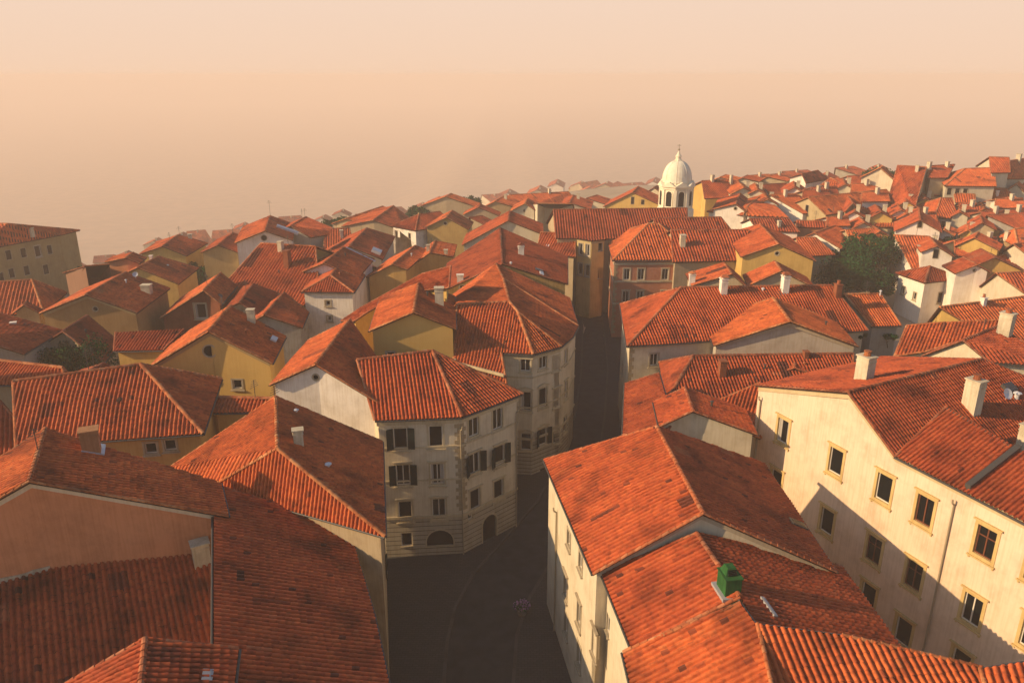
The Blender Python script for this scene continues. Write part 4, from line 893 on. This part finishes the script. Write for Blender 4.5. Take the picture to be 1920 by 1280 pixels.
RH('house', 'roof over a grey shaded wall at the right edge', (1832, 352), (1886, 354), 19.5, (1840, 374), F=(1912, 377), pitch=25, wall=GREYW, chims=[(1869, 367, .7, 1.1, 'w')])
RH('house', 'little bright orange roof under the three window house', (1789, 363), (1828, 365), 18.8, (1791, 380), F=(1829, 381), pitch=25, wall=CREAM)
RH('house', 'orange cluttered hip roof at the right edge', (1902, 430), (1935, 426), 16, (1910, 466), E2=(1872, 444), hipA=True, pitch=24, wall=(.6, .4, .2), chims=[(1886, 449, .7, 1.5, 'p')])
RH('house', 'small orange roof under the cluttered hip roof at right', (1900, 458), (1930, 456), 14.8, (1874, 474), F=(1932, 478), pitch=22, wall=CREAM)
RH('house', 'long cream building with a sunlit gable end on the right hillside', (1515, 371), (1662, 356), 18.5, (1549, 404), F=(1684, 384), E2=(1481, 384), pitch=30, wall=(.70, .54, .3), wins=[(1513, 392, .8, 1.8, 's'), (1497, 396, .7, 1.2, 's')] + [(x, 418 - (x - 1560) * .1, .7, 1.6, 's') for x in (1560, 1575, 1590, 1605, 1620, 1635, 1650, 1665)], chims=[('sky', 1556, 396, .8, 1.2), ('sky', 1634, 380, .8, 2.0)])
RH('house', 'cross gable in the middle of the long cream building', (1599, 381), (1588, 366), 18.0, (1615, 394), E2=(1583, 398), pitch=32, wall=(.52, .42, .26), wins=[(1599, 390, .6, 1.2, 's')])
RH('house', 'dark roof continuing right from the long cream building', (1662, 357), (1690, 353), 17.8, (1680, 384), F=(1740, 378), pitch=26, wall=GREYW)
RH('house', 'white gable house with a bright left slope below the dome tower', (1379, 383), (1388, 363), 18, (1398, 397), E2=(1335, 393), pitch=25, wall=WHITE, wins=[(1379, 391, .6, .6, 'os')])
RH('house', 'dark roof sloping behind the bright sloped white gable', (1400, 388), (1430, 365), 17.4, (1400, 405), F=(1478, 408), pitch=22, wall=WHITE)
RH('house', 'large shaded roof right beside the dome tower', (1316, 340), (1371, 337), 19.5, (1321, 373), F=(1374, 370), F2=(1430, 362), hipB=True, pitch=28, wall=YELLOW, chims=[(1335, 341, .9, 1.7, 'p'), (1370, 345, .7, 2.2, 'p')])
RH('house', 'white gable end house with a long roof behind the shaded dome roof', (1429, 347), (1474, 344), 18.5, (1450, 374), F=(1487, 371), E2=(1411, 357), pitch=32, wall=WHITE)
RH('house', 'hipped house with a white shed wall on the far skyline', (1503, 327), (1534, 320), 21, (1511, 344), F=(1553, 336), E2=(1478, 334), pitch=26, wall=WHITE, chims=[(1502, 326, .9, 1.4, 'p')])
RH('house', 'low white walled house with a small pyramid roof on the far slope', (1558, 334), (1566, 333), 20, (1586, 351), E2=(1538, 348), hipA=True, hipB=True, pitch=25, wall=WHITE, wins=[(1545, 354, .8, 1.2, 's'), (1530, 352, .8, 1.2, 's')], chims=[(1556, 332, .9, 1.6, 'p')])
RH('house', 'roof with a thick white chimney on the far slope', (1589, 331), (1628, 329), 20, (1588, 353), F=(1640, 352), pitch=25, wall=WHITE, chims=[(1584, 346, 1.1, 3.0, 'w')])
RH('house', 'roof partly hidden by the hill tree on the right skyline', (1650, 315), (1655, 312), 23.5, (1690, 350), E2=(1612, 334), pitch=28, wall=CREAM)
RH('house', 'dark roof with a white parapet among the right trees', (1527, 437), (1575, 420), 14.8, (1577, 467), F=(1604, 448), E2=(1505, 446), pitch=24, wall=WHITE, chims=[(1521, 450, .9, 2.4, 'w')])
RH('house', 'dark roof in front of the white parapet roof', (1494, 446), (1530, 446), 14.2, (1496, 482), F=(1566, 478), pitch=22, wall=BEIGE)
RH('house', 'dark roof behind the big trees on the right', (1585, 432), (1645, 428), 14.6, (1600, 462), F=(1668, 470), pitch=22, wall=BEIGE, chims=[('slab', 1612, 448, .9, .6, M_LIGHT, 'skylight', .2)])
RH('house', 'roof with a red wall strip under the long cream building', (1494, 414), (1550, 416), 15.2, (1494, 426), F=(1552, 428), pitch=20, wall=TERRA, chims=[(1482, 430, .9, 2.2, 'w')])
RH('house', 'dark roof between the white gable and the yellow gable on the right', (1405, 411), (1478, 409), 16.2, (1420, 432), F=(1500, 436), pitch=20, wall=WHITE, chims=[(1460, 428, .7, 1.5, 'p')])
RH('house', 'roof tucked behind the roof of light tile rows', (1640, 402), (1672, 404), 15.5, (1640, 425), F=(1676, 428), pitch=25, wall=BEIGE)
RH('house', 'brownish roof at the right under the grey shaded wall', (1850, 404), (1910, 402), 17, (1842, 430), F=(1930, 428), pitch=24, wall=GREYW)
RH('house', 'pale gabled house below the little orange roof', (1842, 418), (1836, 404), 16.6, (1868, 432), E2=(1818, 431), pitch=26, wall=BEIGE)
# ================================================================== FAR CENTRE
RH('house', 'yellow gable house left of the white dome tower', (1186, 361), (1197, 350), 14.5, (1240, 386), E2=(1131, 388), pitch=22, wall=YELLOW, wins=[(1186, 376, .8, 2.0, 's'), (1205, 379, .8, 1.3, 's')])
RH('house', 'sunlit roof behind the dome tower on its left', (1226, 352), (1240, 345), 14, (1262, 378), E2=(1205, 366), pitch=22, wall=CREAM)
RH('house', 'cream gable house in the far centre haze', (984, 382), (990, 372), 13, (1004, 395), E2=(956, 397), pitch=24, wall=CREAM, wins=[(984, 395, .7, .7, 'os')])
RH('house', 'second cream house in the far centre with a long low roof', (1008, 382), (1075, 383), 13.4, (1036, 396), F=(1078, 400), E2=(1000, 384), pitch=20, wall=CREAM, chims=[(1004, 398, .9, 2.4, 'b')])
RH('house', 'hazy roof cluster house left of the far cream gables', (897, 389), (901, 383), 12, (936, 405), E2=(868, 403), pitch=25, wall=BEIGE)
RH('house', 'hazy house with a sunlit beige gable near the far trees', (928, 378), (948, 366), 11, (968, 389), E2=(908, 388), pitch=25, wall=(.6, .42, .22), chims=[(948, 374, .8, 1.4, 'p')])
RH('house', 'long flat hazy building with a pale wall strip on the skyline', (955, 366), (1066, 360), 11, (950, 373), F=(1062, 371), pitch=14, wall=WHITE, chims=[(1030, 364, .8, 1.6, 'p')])
RH('house', 'hazy roof with a sunlit left slope under the far trees', (836, 369), (846, 363), 10.5, (892, 388), E2=(790, 386), pitch=25, wall=BEIGE)
RH('house', 'dark hazy roof right of the long flat building', (1068, 380), (1075, 366), 12, (1108, 393), E2=(1052, 384), pitch=24, wall=CREAM, chims=[(1084, 374, .8, 1.8, 'p')])
FAINT = 'small faint roof dissolving into the haze along the far skyline'
for i, (a, b, e, e2, l) in enumerate([((1104, 352), (1112, 346), (1130, 363), (1080, 362), 'faint hazy house left of the yellow gable on the skyline'), ((1150, 345), (1158, 340), (1176, 356), (1128, 356), 'faint hazy house nearest the dome tower on the skyline'),
      ((1085, 344), (1120, 338), (1092, 352), (1068, 350), 'faintest long roof almost lost in the haze at centre'), ((1350, 333), (1362, 328), (1384, 340), (1332, 340), 'far small roof just right of the dome'),
      ((1392, 334), (1402, 329), (1424, 341), (1374, 341), 'far small roof second to the right of the dome'), ((1440, 332), (1452, 328), (1476, 340), (1422, 340), 'far small roof third to the right of the dome'),
      ((236, 484), (250, 474), (262, 494), (196, 492), 'faint reddish roof in the haze beside the lone yellow building'), ((160, 500), (205, 496), (150, 522), (118, 512), 'hazy dark roof low beside the lone yellow building'),
      ((880, 408), (905, 405), (880, 432), None, 'dark hazy roof right of the hazy yellow gable'), ((1100, 372), (1120, 366), (1138, 384), (1086, 382), 'hazy roof between the flat building and the yellow gable')]):
    fk = dict(group='faint rooftops on the far skyline') if i < 6 else {}
    RH('house', FAINT if i < 6 else l, a, b, (-38 if i < 3 else 9) + 10 * (a[0] > 1300) + 2.5 * (a[1] > 400) + 3.5 * (a[1] > 470), e, E2=e2, pitch=24, wall=(BEIGE, CREAM, BEIGE, WHITE, CREAM, BEIGE, TERRA, (.3, .16, .1), BEIGE, CREAM)[i], **fk)
SKYL = [(110, 512), (200, 490), (300, 462), (450, 430), (600, 414), (760, 392), (950, 368), (1100, 350), (1250, 344), (1400, 332), (1550, 322), (1680, 312), (1920, 292)]
def skyl(x):
    for (x0, y0), (x1, y1) in zip(SKYL, SKYL[1:]):
        if x0 <= x <= x1: return y0 + (y1 - y0) * (x - x0) / (x1 - x0)
rg = random.Random(21)
for i in range(34):
    x = 150 + i * 45 + rg.uniform(-12, 12)
    if 1225 < x < 1330: continue
    y = skyl(x) + (rg.uniform(-14, 0) if x < 1250 else rg.uniform(-5, 9)); zf = (rg.uniform(-46, -30) if x < 1250 else rg.uniform(8, 16)); w = rg.uniform(15, 26)
    if rg.random() < .55: RH('house', FAINT, (x, y), (x + rg.uniform(4, 10), y - rg.uniform(5, 9)), zf, (x + w, y + w * .5), E2=(x - w, y + w * .42), pitch=25, wall=rg.choice((BEIGE, CREAM, WHITE, YELLOW)), group='faint rooftops on the far skyline', chims=[(x + 5, y - 1, .8, 1.5, 'p')])
    else: RH('house', FAINT, (x - w, y), (x + w, y - 3), zf, (x - w - 2, y + 13), F=(x + w + 6, y + 11), pitch=25, wall=rg.choice((BEIGE, CREAM, WHITE)), group='faint rooftops on the far skyline', chims=[(x + 3, y + 2, .8, 1.5, 'p')])
PACK = 'small roof squeezed between its neighbours on the right hillside'
for (x, y) in [(1420, 356), (1468, 366), (1545, 352), (1490, 352), (1620, 346), (1700, 378), (1735, 372), (1652, 398), (1700, 402), (1800, 398), (1845, 392), (1880, 408), (1905, 395), (1770, 432), (1862, 424), (1908, 445), (1650, 434), (1620, 418), (1570, 408), (1780, 350), (1905, 325), (1815, 432), (1895, 480), (1905, 500), (1395, 352), (1440, 374), (1530, 358), (1585, 346), (1640, 362), (1690, 394), (1730, 400), (1818, 386), (1862, 398), (1892, 374), (1850, 447), (1745, 457), (1602, 398)]:
    zf = 19.5 - (y - 345) * .055; w = rg.uniform(17, 27)
    if rg.random() < .6: RH('house', PACK, (x, y), (x + rg.uniform(-14, 10), y - rg.uniform(9, 14)), zf, (x + w, y + w * .55), E2=(x - w, y + w * .5), pitch=25, wall=rg.choice((BEIGE, CREAM, WHITE, YELLOW)), group='packed small roofs on the right hillside', chims=[(x + 6, y, .8, 1.6, 'p')])
    else: RH('house', PACK, (x - w, y), (x + w, y - 2), zf, (x - w - 2, y + 17), F=(x + w + 5, y + 16), pitch=25, wall=rg.choice((BEIGE, CREAM, WHITE)), group='packed small roofs on the right hillside', chims=[(x + 4, y + 3, .8, 1.6, 'p')])

# unseen houses added beyond the left edge to shade the near left roofs
def side_house(lb, x0, x1, y0, y1, ze_, zr_):
    ym = (y0 + y1) / 2
    vs_ = dict(A=V((x1, ym, zr_)), B=V((x0, ym, zr_)), E=V((x1, y0, ze_)), F=V((x0, y0, ze_)), E2=V((x1, y1, ze_)), F2=V((x0, y1, ze_)))
    return make('house', lb, 'house', vs_, [['E', 'F', 'B', 'A'], ['A', 'B', 'F2', 'E2']], ['E', 'F', 'B', 'F2', 'E2', 'A'], wall=OCHRE, yaw=math.pi)
if True:
    side_house('tall ochre house beyond the left edge beside the terracotta gable', -64, -50, 29, 42, 24.0, 27.5)
    side_house('tall ochre house beyond the left edge beside the twin window house', -84, -68, 56, 70, 26.0, 30.0)
# ================================================================== DOME TOWER
def dome_tower():
    Y = 172.0
    base = PD(1274, 408, Y); cx = PD(1276, 330, Y)
    zz = lambda py: PD(1276, py, Y).z
    s = (PD(1305, 370, Y).x - PD(1245, 370, Y).x) / 60.0      # metres per picture pixel there
    c0 = V((cx.x, Y + 29 * s, 0)); ctr = lambda z: V((c0.x, c0.y, z))
    gz = ground(c0.x, c0.y) - .5; org = V((c0.x, c0.y, gz))
    root = empty('church_tower', org); tag(root, 'white domed church lantern tower with arched openings and a spire', 'church tower')
    M = plaster((1.2, 1.08, 0.82), .3); MD = plaster((1.2, 1.12, 0.88), .4)
    r = 29 * s / math.cos(math.pi / 8); ph = math.pi / 8 + R(8)
    zb, zc = zz(396), zz(352)
    mb = MB()      # octagonal drum
    prof = [(r * 1.12, gz), (r * 1.12, zb), (r * 1.04, zb + .3), (r, zb + .35), (r, zc - .7), (r * 1.05, zc - .5), (r * 1.05, zc - .2), (r * 1.14, zc), (r * 1.14, zc + .25), (r * .9, zc + .3), (r * .9, zc + .9), (0, zc + .9)]
    mb.lathe(V((c0.x, c0.y, 0)), prof, 8, phase=ph); mb.build('drum', M, root, org)
    for k in range(8):
        a = ph + math.pi / 4 * (k + .5); n = V((math.cos(a), math.sin(a), 0)); u = V((-n.y, n.x, 0)); ap = r * math.cos(math.pi / 8)
        o = ctr((zb + zc) / 2) + n * ap; wv, hv = 11.5 * s, (zc - zb) * .64
        hole = [(-wv / 2, -hv / 2), (wv / 2, -hv / 2)] + [(math.cos(t) * wv / 2, hv / 2 - wv / 2 + math.sin(t) * wv / 2) for t in [math.pi * i / 8 for i in range(9)]]
        wb = MB(); g = lambda q, d, f=1.0: o + u * q[0] * f + V((0, 0, 1)) * (q[1] * (1 + (f - 1) * .5)) + n * d
        for i in range(len(hole)):
            p, q = hole[i], hole[(i + 1) % len(hole)]
            wb.quad(g(p, .16), g(q, .16), g(q, .16, 1.3), g(p, .16, 1.3)); wb.quad(g(p, .02), g(q, .02), g(q, .16), g(p, .16)); wb.quad(g(p, .16, 1.3), g(q, .16, 1.3), g(q, 0, 1.3), g(p, 0, 1.3))
        w = wb.build('arched_opening', M, root, org); pb = MB(); pb.quad(*[g(p, .03) for p in hole]); pb.build('louvre', M_DARK, w, org)  # flat near-black sheet paints the shade inside each arched opening
        # pediment over each face and corner pilaster
        qb = MB(); z0 = zc + .26; hw = r * math.sin(math.pi / 8) * 1.02
        A, B, T = ctr(z0) + n * (ap * 1.13) - u * hw, ctr(z0) + n * (ap * 1.13) + u * hw, ctr(z0 + 7.5 * s) + n * (ap * 1.13)
        I = [p - n * .9 for p in (A, B, T)]
        qb.quad(A, B, T); qb.quad(A, T, I[2], I[0]); qb.quad(T, B, I[1], I[2]); qb.build('pediment', M, root, org)
        a2 = ph + math.pi / 4 * k; n2 = V((math.cos(a2), math.sin(a2), 0)); u2 = V((-n2.y, n2.x, 0))
        lb = MB(); lb.box(ctr((zb + zc - .5) / 2 + .1) + n2 * (r * .985), n2 * .18, u2 * .32, V((0, 0, (zc - zb) / 2 - .45))); lb.build('pilaster', M, root, org)
    zd0, zd1 = zc + .9, zz(306); R0 = 27.5 * s
    db = MB(); prof = [(R0 * 1.02, zd0), (R0 * 1.02, zd0 + .25)]
    for i in range(13):
        t = i / 12 * math.pi / 2 * .94; prof.append((R0 * math.cos(t) ** .85, zd0 + .25 + (zd1 - zd0) * math.sin(t)))
    db.lathe(V((c0.x, c0.y, 0)), prof, 32, phase=ph); d = db.build('dome', MD, root, org, smooth=True)
    rb = MB()
    for k in range(8):
        a = ph + math.pi / 4 * k
        for (r0, z0), (r1, z1) in zip(prof[2:], prof[3:]):
            p = ctr(z0) + V((math.cos(a), math.sin(a), 0)) * r0; q = ctr(z1) + V((math.cos(a), math.sin(a), 0)) * r1; rb.tube(p, q, .06, 5, cap=False)
    rb.build('ribs', M, d, org)
    zl = zd1 + .1; lb = MB(); h = zz(285) - zl
    lb.lathe(ctr(0), [(6.5 * s, zl - .4), (6.5 * s, zl + .3), (5 * s, zl + .4), (4.6 * s, zl + h * .38), (6 * s, zl + h * .42), (5.4 * s, zl + h * .48), (3.4 * s, zl + h * .62), (2.2 * s, zl + h * .78), (1.2 * s, zl + h * .9), (0, zl + h)], 8, phase=ph)
    lb.build('spire', M, root, org)
    fb = MB(); t = zl + h; fb.lathe(ctr(t + .2), [(0, -.35), (.3, 0), (0, .35)], 8); fb.tube(ctr(t), ctr(t + 1.3), .07, 5); fb.tube(ctr(t + 1.1) - V((.4, 0, 0)), ctr(t + 1.1) + V((.4, 0, 0)), .06, 5); fb.build('finial_cross', M_PIPE, root, org)
dome_tower()

# ================================================================== GREEN BOX ON THE ROOF
def green_box():
    hit = ray_tris(1366, 1104, H12.tris); p = hit[1]; a = V((rr2.x, rr2.y, 0)).normalized(); b = V((-a.y, a.x, 0)); z = V((0, 0, 1))
    root = empty('ventilation_box', p); tag(root, 'bright green sheet metal ventilation box straddling the roof ridge', 'ventilation box')
    mb = MB(); mb.box(p + z * .35, a * .6, b * .48, z * .7); mb.box(p + z * 1.07, a * .66, b * .54, z * .03); mb.build('body', M_GREEN, root, p)
    mb = MB(); mb.taper(p + z * 1.31 + a * .12, a * .42, b * .4, z * .22, .6); mb.build('cowl', M_GREEN, root, p)
    mb = MB()
    for k in range(4): mb.box(p + z * (1.17 + .08 * k) - a * (.29 - .04 * k), a * .05, b * .26, z * .022)
    mb.build('vent_grille', M_DARK, root, p)
    mb = MB(); mb.box(p - z * .12, a * .85, b * .7, z * .1); mb.build('flashing', M_GREY, root, p)
green_box()

# ================================================================== TREES
def leaf_material(name, c1, c2):
    m = new_mat(name, c1, 1.0, 0.03); nt = m.node_tree; L = nt.links
    uv = nd(nt, 'ShaderNodeUVMap'); uv.uv_map = 'tile'; sp = nd(nt, 'ShaderNodeSeparateXYZ'); L.new(uv.outputs[0], sp.inputs[0])
    rp = ramp(nt, [(0, c1), (1, c2)]); L.new(sp.outputs[0], rp.inputs[0]); L.new(rp.outputs[0], nt.nodes['Principled BSDF'].inputs['Base Color']); return m
M_LEAF = leaf_material('tree_leaves', (0.005, 0.034, 0.013), (0.020, 0.078, 0.022))
M_BARK = plaster((0.10, 0.07, 0.045), 1.0)
M_FLOWER = leaf_material('purple_flowers', (0.30, 0.12, 0.28), (0.5, 0.3, 0.45))
def tree(name, label, base, h, r, nleaf, leaf=.32, flat=1.0, cat='tree', group=None, trunk=True):
    rng = random.Random(int(base.x * 13 + base.y * 7)); root = empty(name, base); tag(root, label, cat, group)
    tb = MB(); top = base + V((rng.uniform(-.3, .3), rng.uniform(-.3, .3), h * .62)); tr = max(.06, h * .028)
    tb.tube(base, base + (top - base) * .5, tr, 8, r2=tr * .75); tb.tube(base + (top - base) * .5, top, tr * .75, 8, r2=tr * .3)
    cl = []
    for k in range(max(9, int(nleaf / 160))):
        a = rng.uniform(0, 6.28); e = rng.uniform(-.35, 1.0); q = rng.uniform(.35, .92)
        c = base + V((0, 0, h * .62)) + V((math.cos(a) * math.cos(e) * r * q, math.sin(a) * math.cos(e) * r * q, math.sin(e) * h * .34 * q * flat)); cl.append((c, r * rng.uniform(.22, .42)))
        if k < 14: tb.tube(base + (top - base) * rng.uniform(.4, .95), c, tr * .3, 5, r2=tr * .06)
    tb.build('trunk', M_BARK, root, base)
    mb = MB()
    for k in range(nleaf):
        c, cr = rng.choice(cl); d = V((rng.gauss(0, 1), rng.gauss(0, 1), rng.gauss(0, 1))).normalized() * cr * rng.uniform(.55, 1.08); d.z *= .8; p = c + d
        n = (d.normalized() + V((rng.gauss(0, .5), rng.gauss(0, .5), rng.gauss(0, .5)))).normalized(); a = n.orthogonal().normalized(); a.rotate(Matrix.Rotation(rng.uniform(0, 6.28), 3, n)); b = n.cross(a); l = leaf * rng.uniform(.6, 1.3); t = rng.random()
        mb.quad(p - a * l * .5, p + b * l * .28, p + a * l * .5, p - b * l * .28, uv=(t, .5))
    mb.build('crown', M_LEAF, root, base)
def gb(px, py, z):      # ground point below the sight line at height z
    p = P(px, py, z); return V((p.x, p.y, ground(p.x, p.y)))
tree('leafy_tree', 'round green bush like tree between dark roofs at the left', gb(142, 655, 12.5), 17.2, 4.4, 9000, .36, flat=.6)
GT = 'dark trees behind the right hand rooftops'
for (px, py, z, h, r, nl, lb) in [(1590, 520, 9, 10.5, 5.5, 6500, 'dark tree right behind the small annex with a finial'), (1622, 500, 8.5, 11.5, 6.0, 7500, 'largest dark tree in front of the white parapet roof'), (1545, 500, 8, 9.5, 4.2, 4000, 'small dark tree beside the bright sloped yellow gable'),
                                  (1690, 492, 6.5, 9, 4.0, 4000, 'dark tree against the left wall of the white tower house'), (1745, 492, 8, 9, 4.0, 3500, 'dark tree behind the pyramid roof of the tower house'), (1632, 552, 6, 8.5, 4.0, 5000, 'low dark tree beside the annex below the tower house')]:
    tree('leafy_tree', lb, gb(px, py, z), h, r, int(nl * 1.3), .55, group=GT)
GF = 'hazy trees on the town skyline'
for (px, py, z, h, r, nl, lb) in [(862, 378, 6, 10, 5.5, 2000, 'wide hazy tree mass on the skyline left of centre'), (887, 374, 6, 10, 3.2, 1400, 'round hazy tree beside the wide tree mass'), (630, 412, 8, 11, 3.6, 1200, 'small round hazy tree left of the skyline houses'), (1655, 335, 18, 13, 6.5, 3000, 'hazy tree beside the steep roof on the hill crest'),
                                  (782, 384, 8, 10, 3.6, 1200, 'pointed hazy tree on the skyline'), (160, 490, 9, 9.5, 2.8, 1000, 'thin hazy tree right of the lone yellow building'), (375, 490, 9, 9, 4.5, 2200, 'green hedge like tree behind the yellow skyline houses'), (348, 492, 9, 8.5, 4, 2000, 'bushy tree under the small yellow gable')]:
    tree('leafy_tree', lb, gb(px, py, z), h, r, int(nl * 1.6), .6, group=GF)
def shrub(px, py, z, h, r, lb, nl=900):
    p = P(px, py, z); tree('shrub', lb, V((p.x, p.y, z)), h, r, nl, .22, cat='shrub')
shrub(1612, 642, 13.2, 1.6, 1.1, 'small shrub growing at the corner of the broad cream gable'); shrub(1664, 652, 12.0, 2.2, 1.0, 'thin shrub against the annex side wall')

# ================================================================== STREET
def flower_planter(px, py, lb):
    p = P(px, py, .15); root = empty('flower_planter', p); tag(root, lb, 'planter')
    mb = MB(); mb.lathe(p, [(0, 0), (.38, 0), (.52, .55), (.56, .55), (.56, .62), (.46, .62), (.44, .5), (0, .5)], 14); mb.build('pot', plaster((.3, .26, .22), 1.0), root, p)
    rng = random.Random(5); f = MB(); g = MB()
    for k in range(420):
        a = rng.uniform(0, 6.28); e = rng.uniform(0, 1.5); q = rng.uniform(.5, .8); c = p + V((math.cos(a) * math.cos(e) * q, math.sin(a) * math.cos(e) * q, .75 + math.sin(e) * q * .8)); n = V((rng.gauss(0, 1), rng.gauss(0, 1), 1)).normalized(); a1 = n.orthogonal().normalized(); b1 = n.cross(a1); l = .08
        (f if k % 2 else g).quad(c - a1 * l, c + b1 * l, c + a1 * l, c - b1 * l, uv=(rng.random(), .5))
    f.build('flowers', M_FLOWER, root, p); g.build('leaves', M_LEAF, root, p)
flower_planter(979, 1150, 'planter of purple flowers on the kerb of the dark street')
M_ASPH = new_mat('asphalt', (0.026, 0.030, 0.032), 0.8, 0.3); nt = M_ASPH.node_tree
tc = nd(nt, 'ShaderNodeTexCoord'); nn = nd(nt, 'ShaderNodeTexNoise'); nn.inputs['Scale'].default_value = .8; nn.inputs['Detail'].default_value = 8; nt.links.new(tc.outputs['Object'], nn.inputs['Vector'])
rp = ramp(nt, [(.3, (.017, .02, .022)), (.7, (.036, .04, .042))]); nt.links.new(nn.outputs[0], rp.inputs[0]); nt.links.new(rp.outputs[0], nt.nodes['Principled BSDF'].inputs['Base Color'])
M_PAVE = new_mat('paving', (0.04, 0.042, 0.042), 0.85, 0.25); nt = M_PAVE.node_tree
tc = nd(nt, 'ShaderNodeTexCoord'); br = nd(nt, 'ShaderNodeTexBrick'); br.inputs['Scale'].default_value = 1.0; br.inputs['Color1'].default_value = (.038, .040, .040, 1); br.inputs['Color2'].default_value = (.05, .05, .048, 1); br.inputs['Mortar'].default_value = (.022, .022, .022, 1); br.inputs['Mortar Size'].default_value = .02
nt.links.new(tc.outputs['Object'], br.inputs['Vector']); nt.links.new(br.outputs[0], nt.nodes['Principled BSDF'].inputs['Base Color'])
M_KERB = plaster((.11, .11, .10), .8)
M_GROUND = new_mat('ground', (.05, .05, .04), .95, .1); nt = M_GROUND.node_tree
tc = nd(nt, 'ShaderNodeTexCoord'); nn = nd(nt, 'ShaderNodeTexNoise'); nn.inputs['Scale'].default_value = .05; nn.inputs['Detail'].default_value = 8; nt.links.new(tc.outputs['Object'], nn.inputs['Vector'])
rp = ramp(nt, [(.35, (.30, .24, .17)), (.65, (.40, .31, .22))]); nt.links.new(nn.outputs[0], rp.inputs[0]); nt.links.new(rp.outputs[0], nt.nodes['Principled BSDF'].inputs['Base Color'])  # haze painted in: pale tone stands in for fog over the far valley
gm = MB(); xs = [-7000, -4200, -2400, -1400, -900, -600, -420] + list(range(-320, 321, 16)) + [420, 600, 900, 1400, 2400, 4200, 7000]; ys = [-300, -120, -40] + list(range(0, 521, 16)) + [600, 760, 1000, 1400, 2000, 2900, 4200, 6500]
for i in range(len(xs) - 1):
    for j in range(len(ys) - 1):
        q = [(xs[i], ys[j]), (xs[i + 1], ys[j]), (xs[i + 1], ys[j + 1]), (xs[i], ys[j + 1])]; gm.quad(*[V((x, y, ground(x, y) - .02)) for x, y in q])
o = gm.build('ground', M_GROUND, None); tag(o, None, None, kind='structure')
left = [(790, 1500), (835, 1280), (842, 1200), (856, 1140), (890, 1075), (945, 1015), (1010, 940), (1058, 850), (1082, 770), (1092, 690), (1094, 620), (1092, 575)]
right = [(955, 1500), (959, 1280), (966, 1190), (990, 1120), (1035, 1045), (1085, 960), (1118, 870), (1132, 780), (1138, 690), (1132, 630), (1124, 580), (1115, 560)]
Lp = [P(x, y, .05) for x, y in left]; Rp = [P(x, y, .05) for x, y in right]
for p in Lp + Rp: p.z = .02 + max(0, ground(p.x, p.y))
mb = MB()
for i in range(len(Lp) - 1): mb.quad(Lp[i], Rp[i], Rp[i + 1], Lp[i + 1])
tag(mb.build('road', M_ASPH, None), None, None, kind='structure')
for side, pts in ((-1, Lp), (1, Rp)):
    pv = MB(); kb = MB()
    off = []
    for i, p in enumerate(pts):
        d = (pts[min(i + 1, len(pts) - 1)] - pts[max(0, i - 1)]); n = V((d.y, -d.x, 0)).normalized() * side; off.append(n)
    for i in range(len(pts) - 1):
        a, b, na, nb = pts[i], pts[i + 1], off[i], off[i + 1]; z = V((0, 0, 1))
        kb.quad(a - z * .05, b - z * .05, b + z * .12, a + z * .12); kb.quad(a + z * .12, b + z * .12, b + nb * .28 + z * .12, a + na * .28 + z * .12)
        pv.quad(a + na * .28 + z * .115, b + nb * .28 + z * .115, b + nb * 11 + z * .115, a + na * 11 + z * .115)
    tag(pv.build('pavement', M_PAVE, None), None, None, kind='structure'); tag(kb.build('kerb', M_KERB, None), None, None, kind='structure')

# ================================================================== HAZE
def haze(x0, x1, y0, y1, z0, z1, dens, col):
    mb = MB(); mb.box(V(((x0 + x1) / 2, (y0 + y1) / 2, (z0 + z1) / 2)), V(((x1 - x0) / 2, 0, 0)), V((0, (y1 - y0) / 2, 0)), V((0, 0, (z1 - z0) / 2)))
    m = bpy.data.materials.new('haze'); m.use_nodes = True; nt = m.node_tree; nt.nodes.remove(nt.nodes['Principled BSDF'])
    pv = nd(nt, 'ShaderNodeVolumePrincipled'); pv.inputs['Density'].default_value = dens; pv.inputs['Color'].default_value = (*col, 1); pv.inputs['Anisotropy'].default_value = HAZE_G
    nt.links.new(pv.outputs[0], nt.nodes['Material Output'].inputs['Volume'])
    o = mb.build('haze', m, None); tag(o, 'thin warm morning haze over the town', 'haze', kind='stuff')
HAZE_G = 0.0
haze(-7200, 7200, -350, 6700, -190, 47.5, 0.00068, (0.98, 0.83, 0.72))

if False:
  for l in REPORT: print('REP', l)
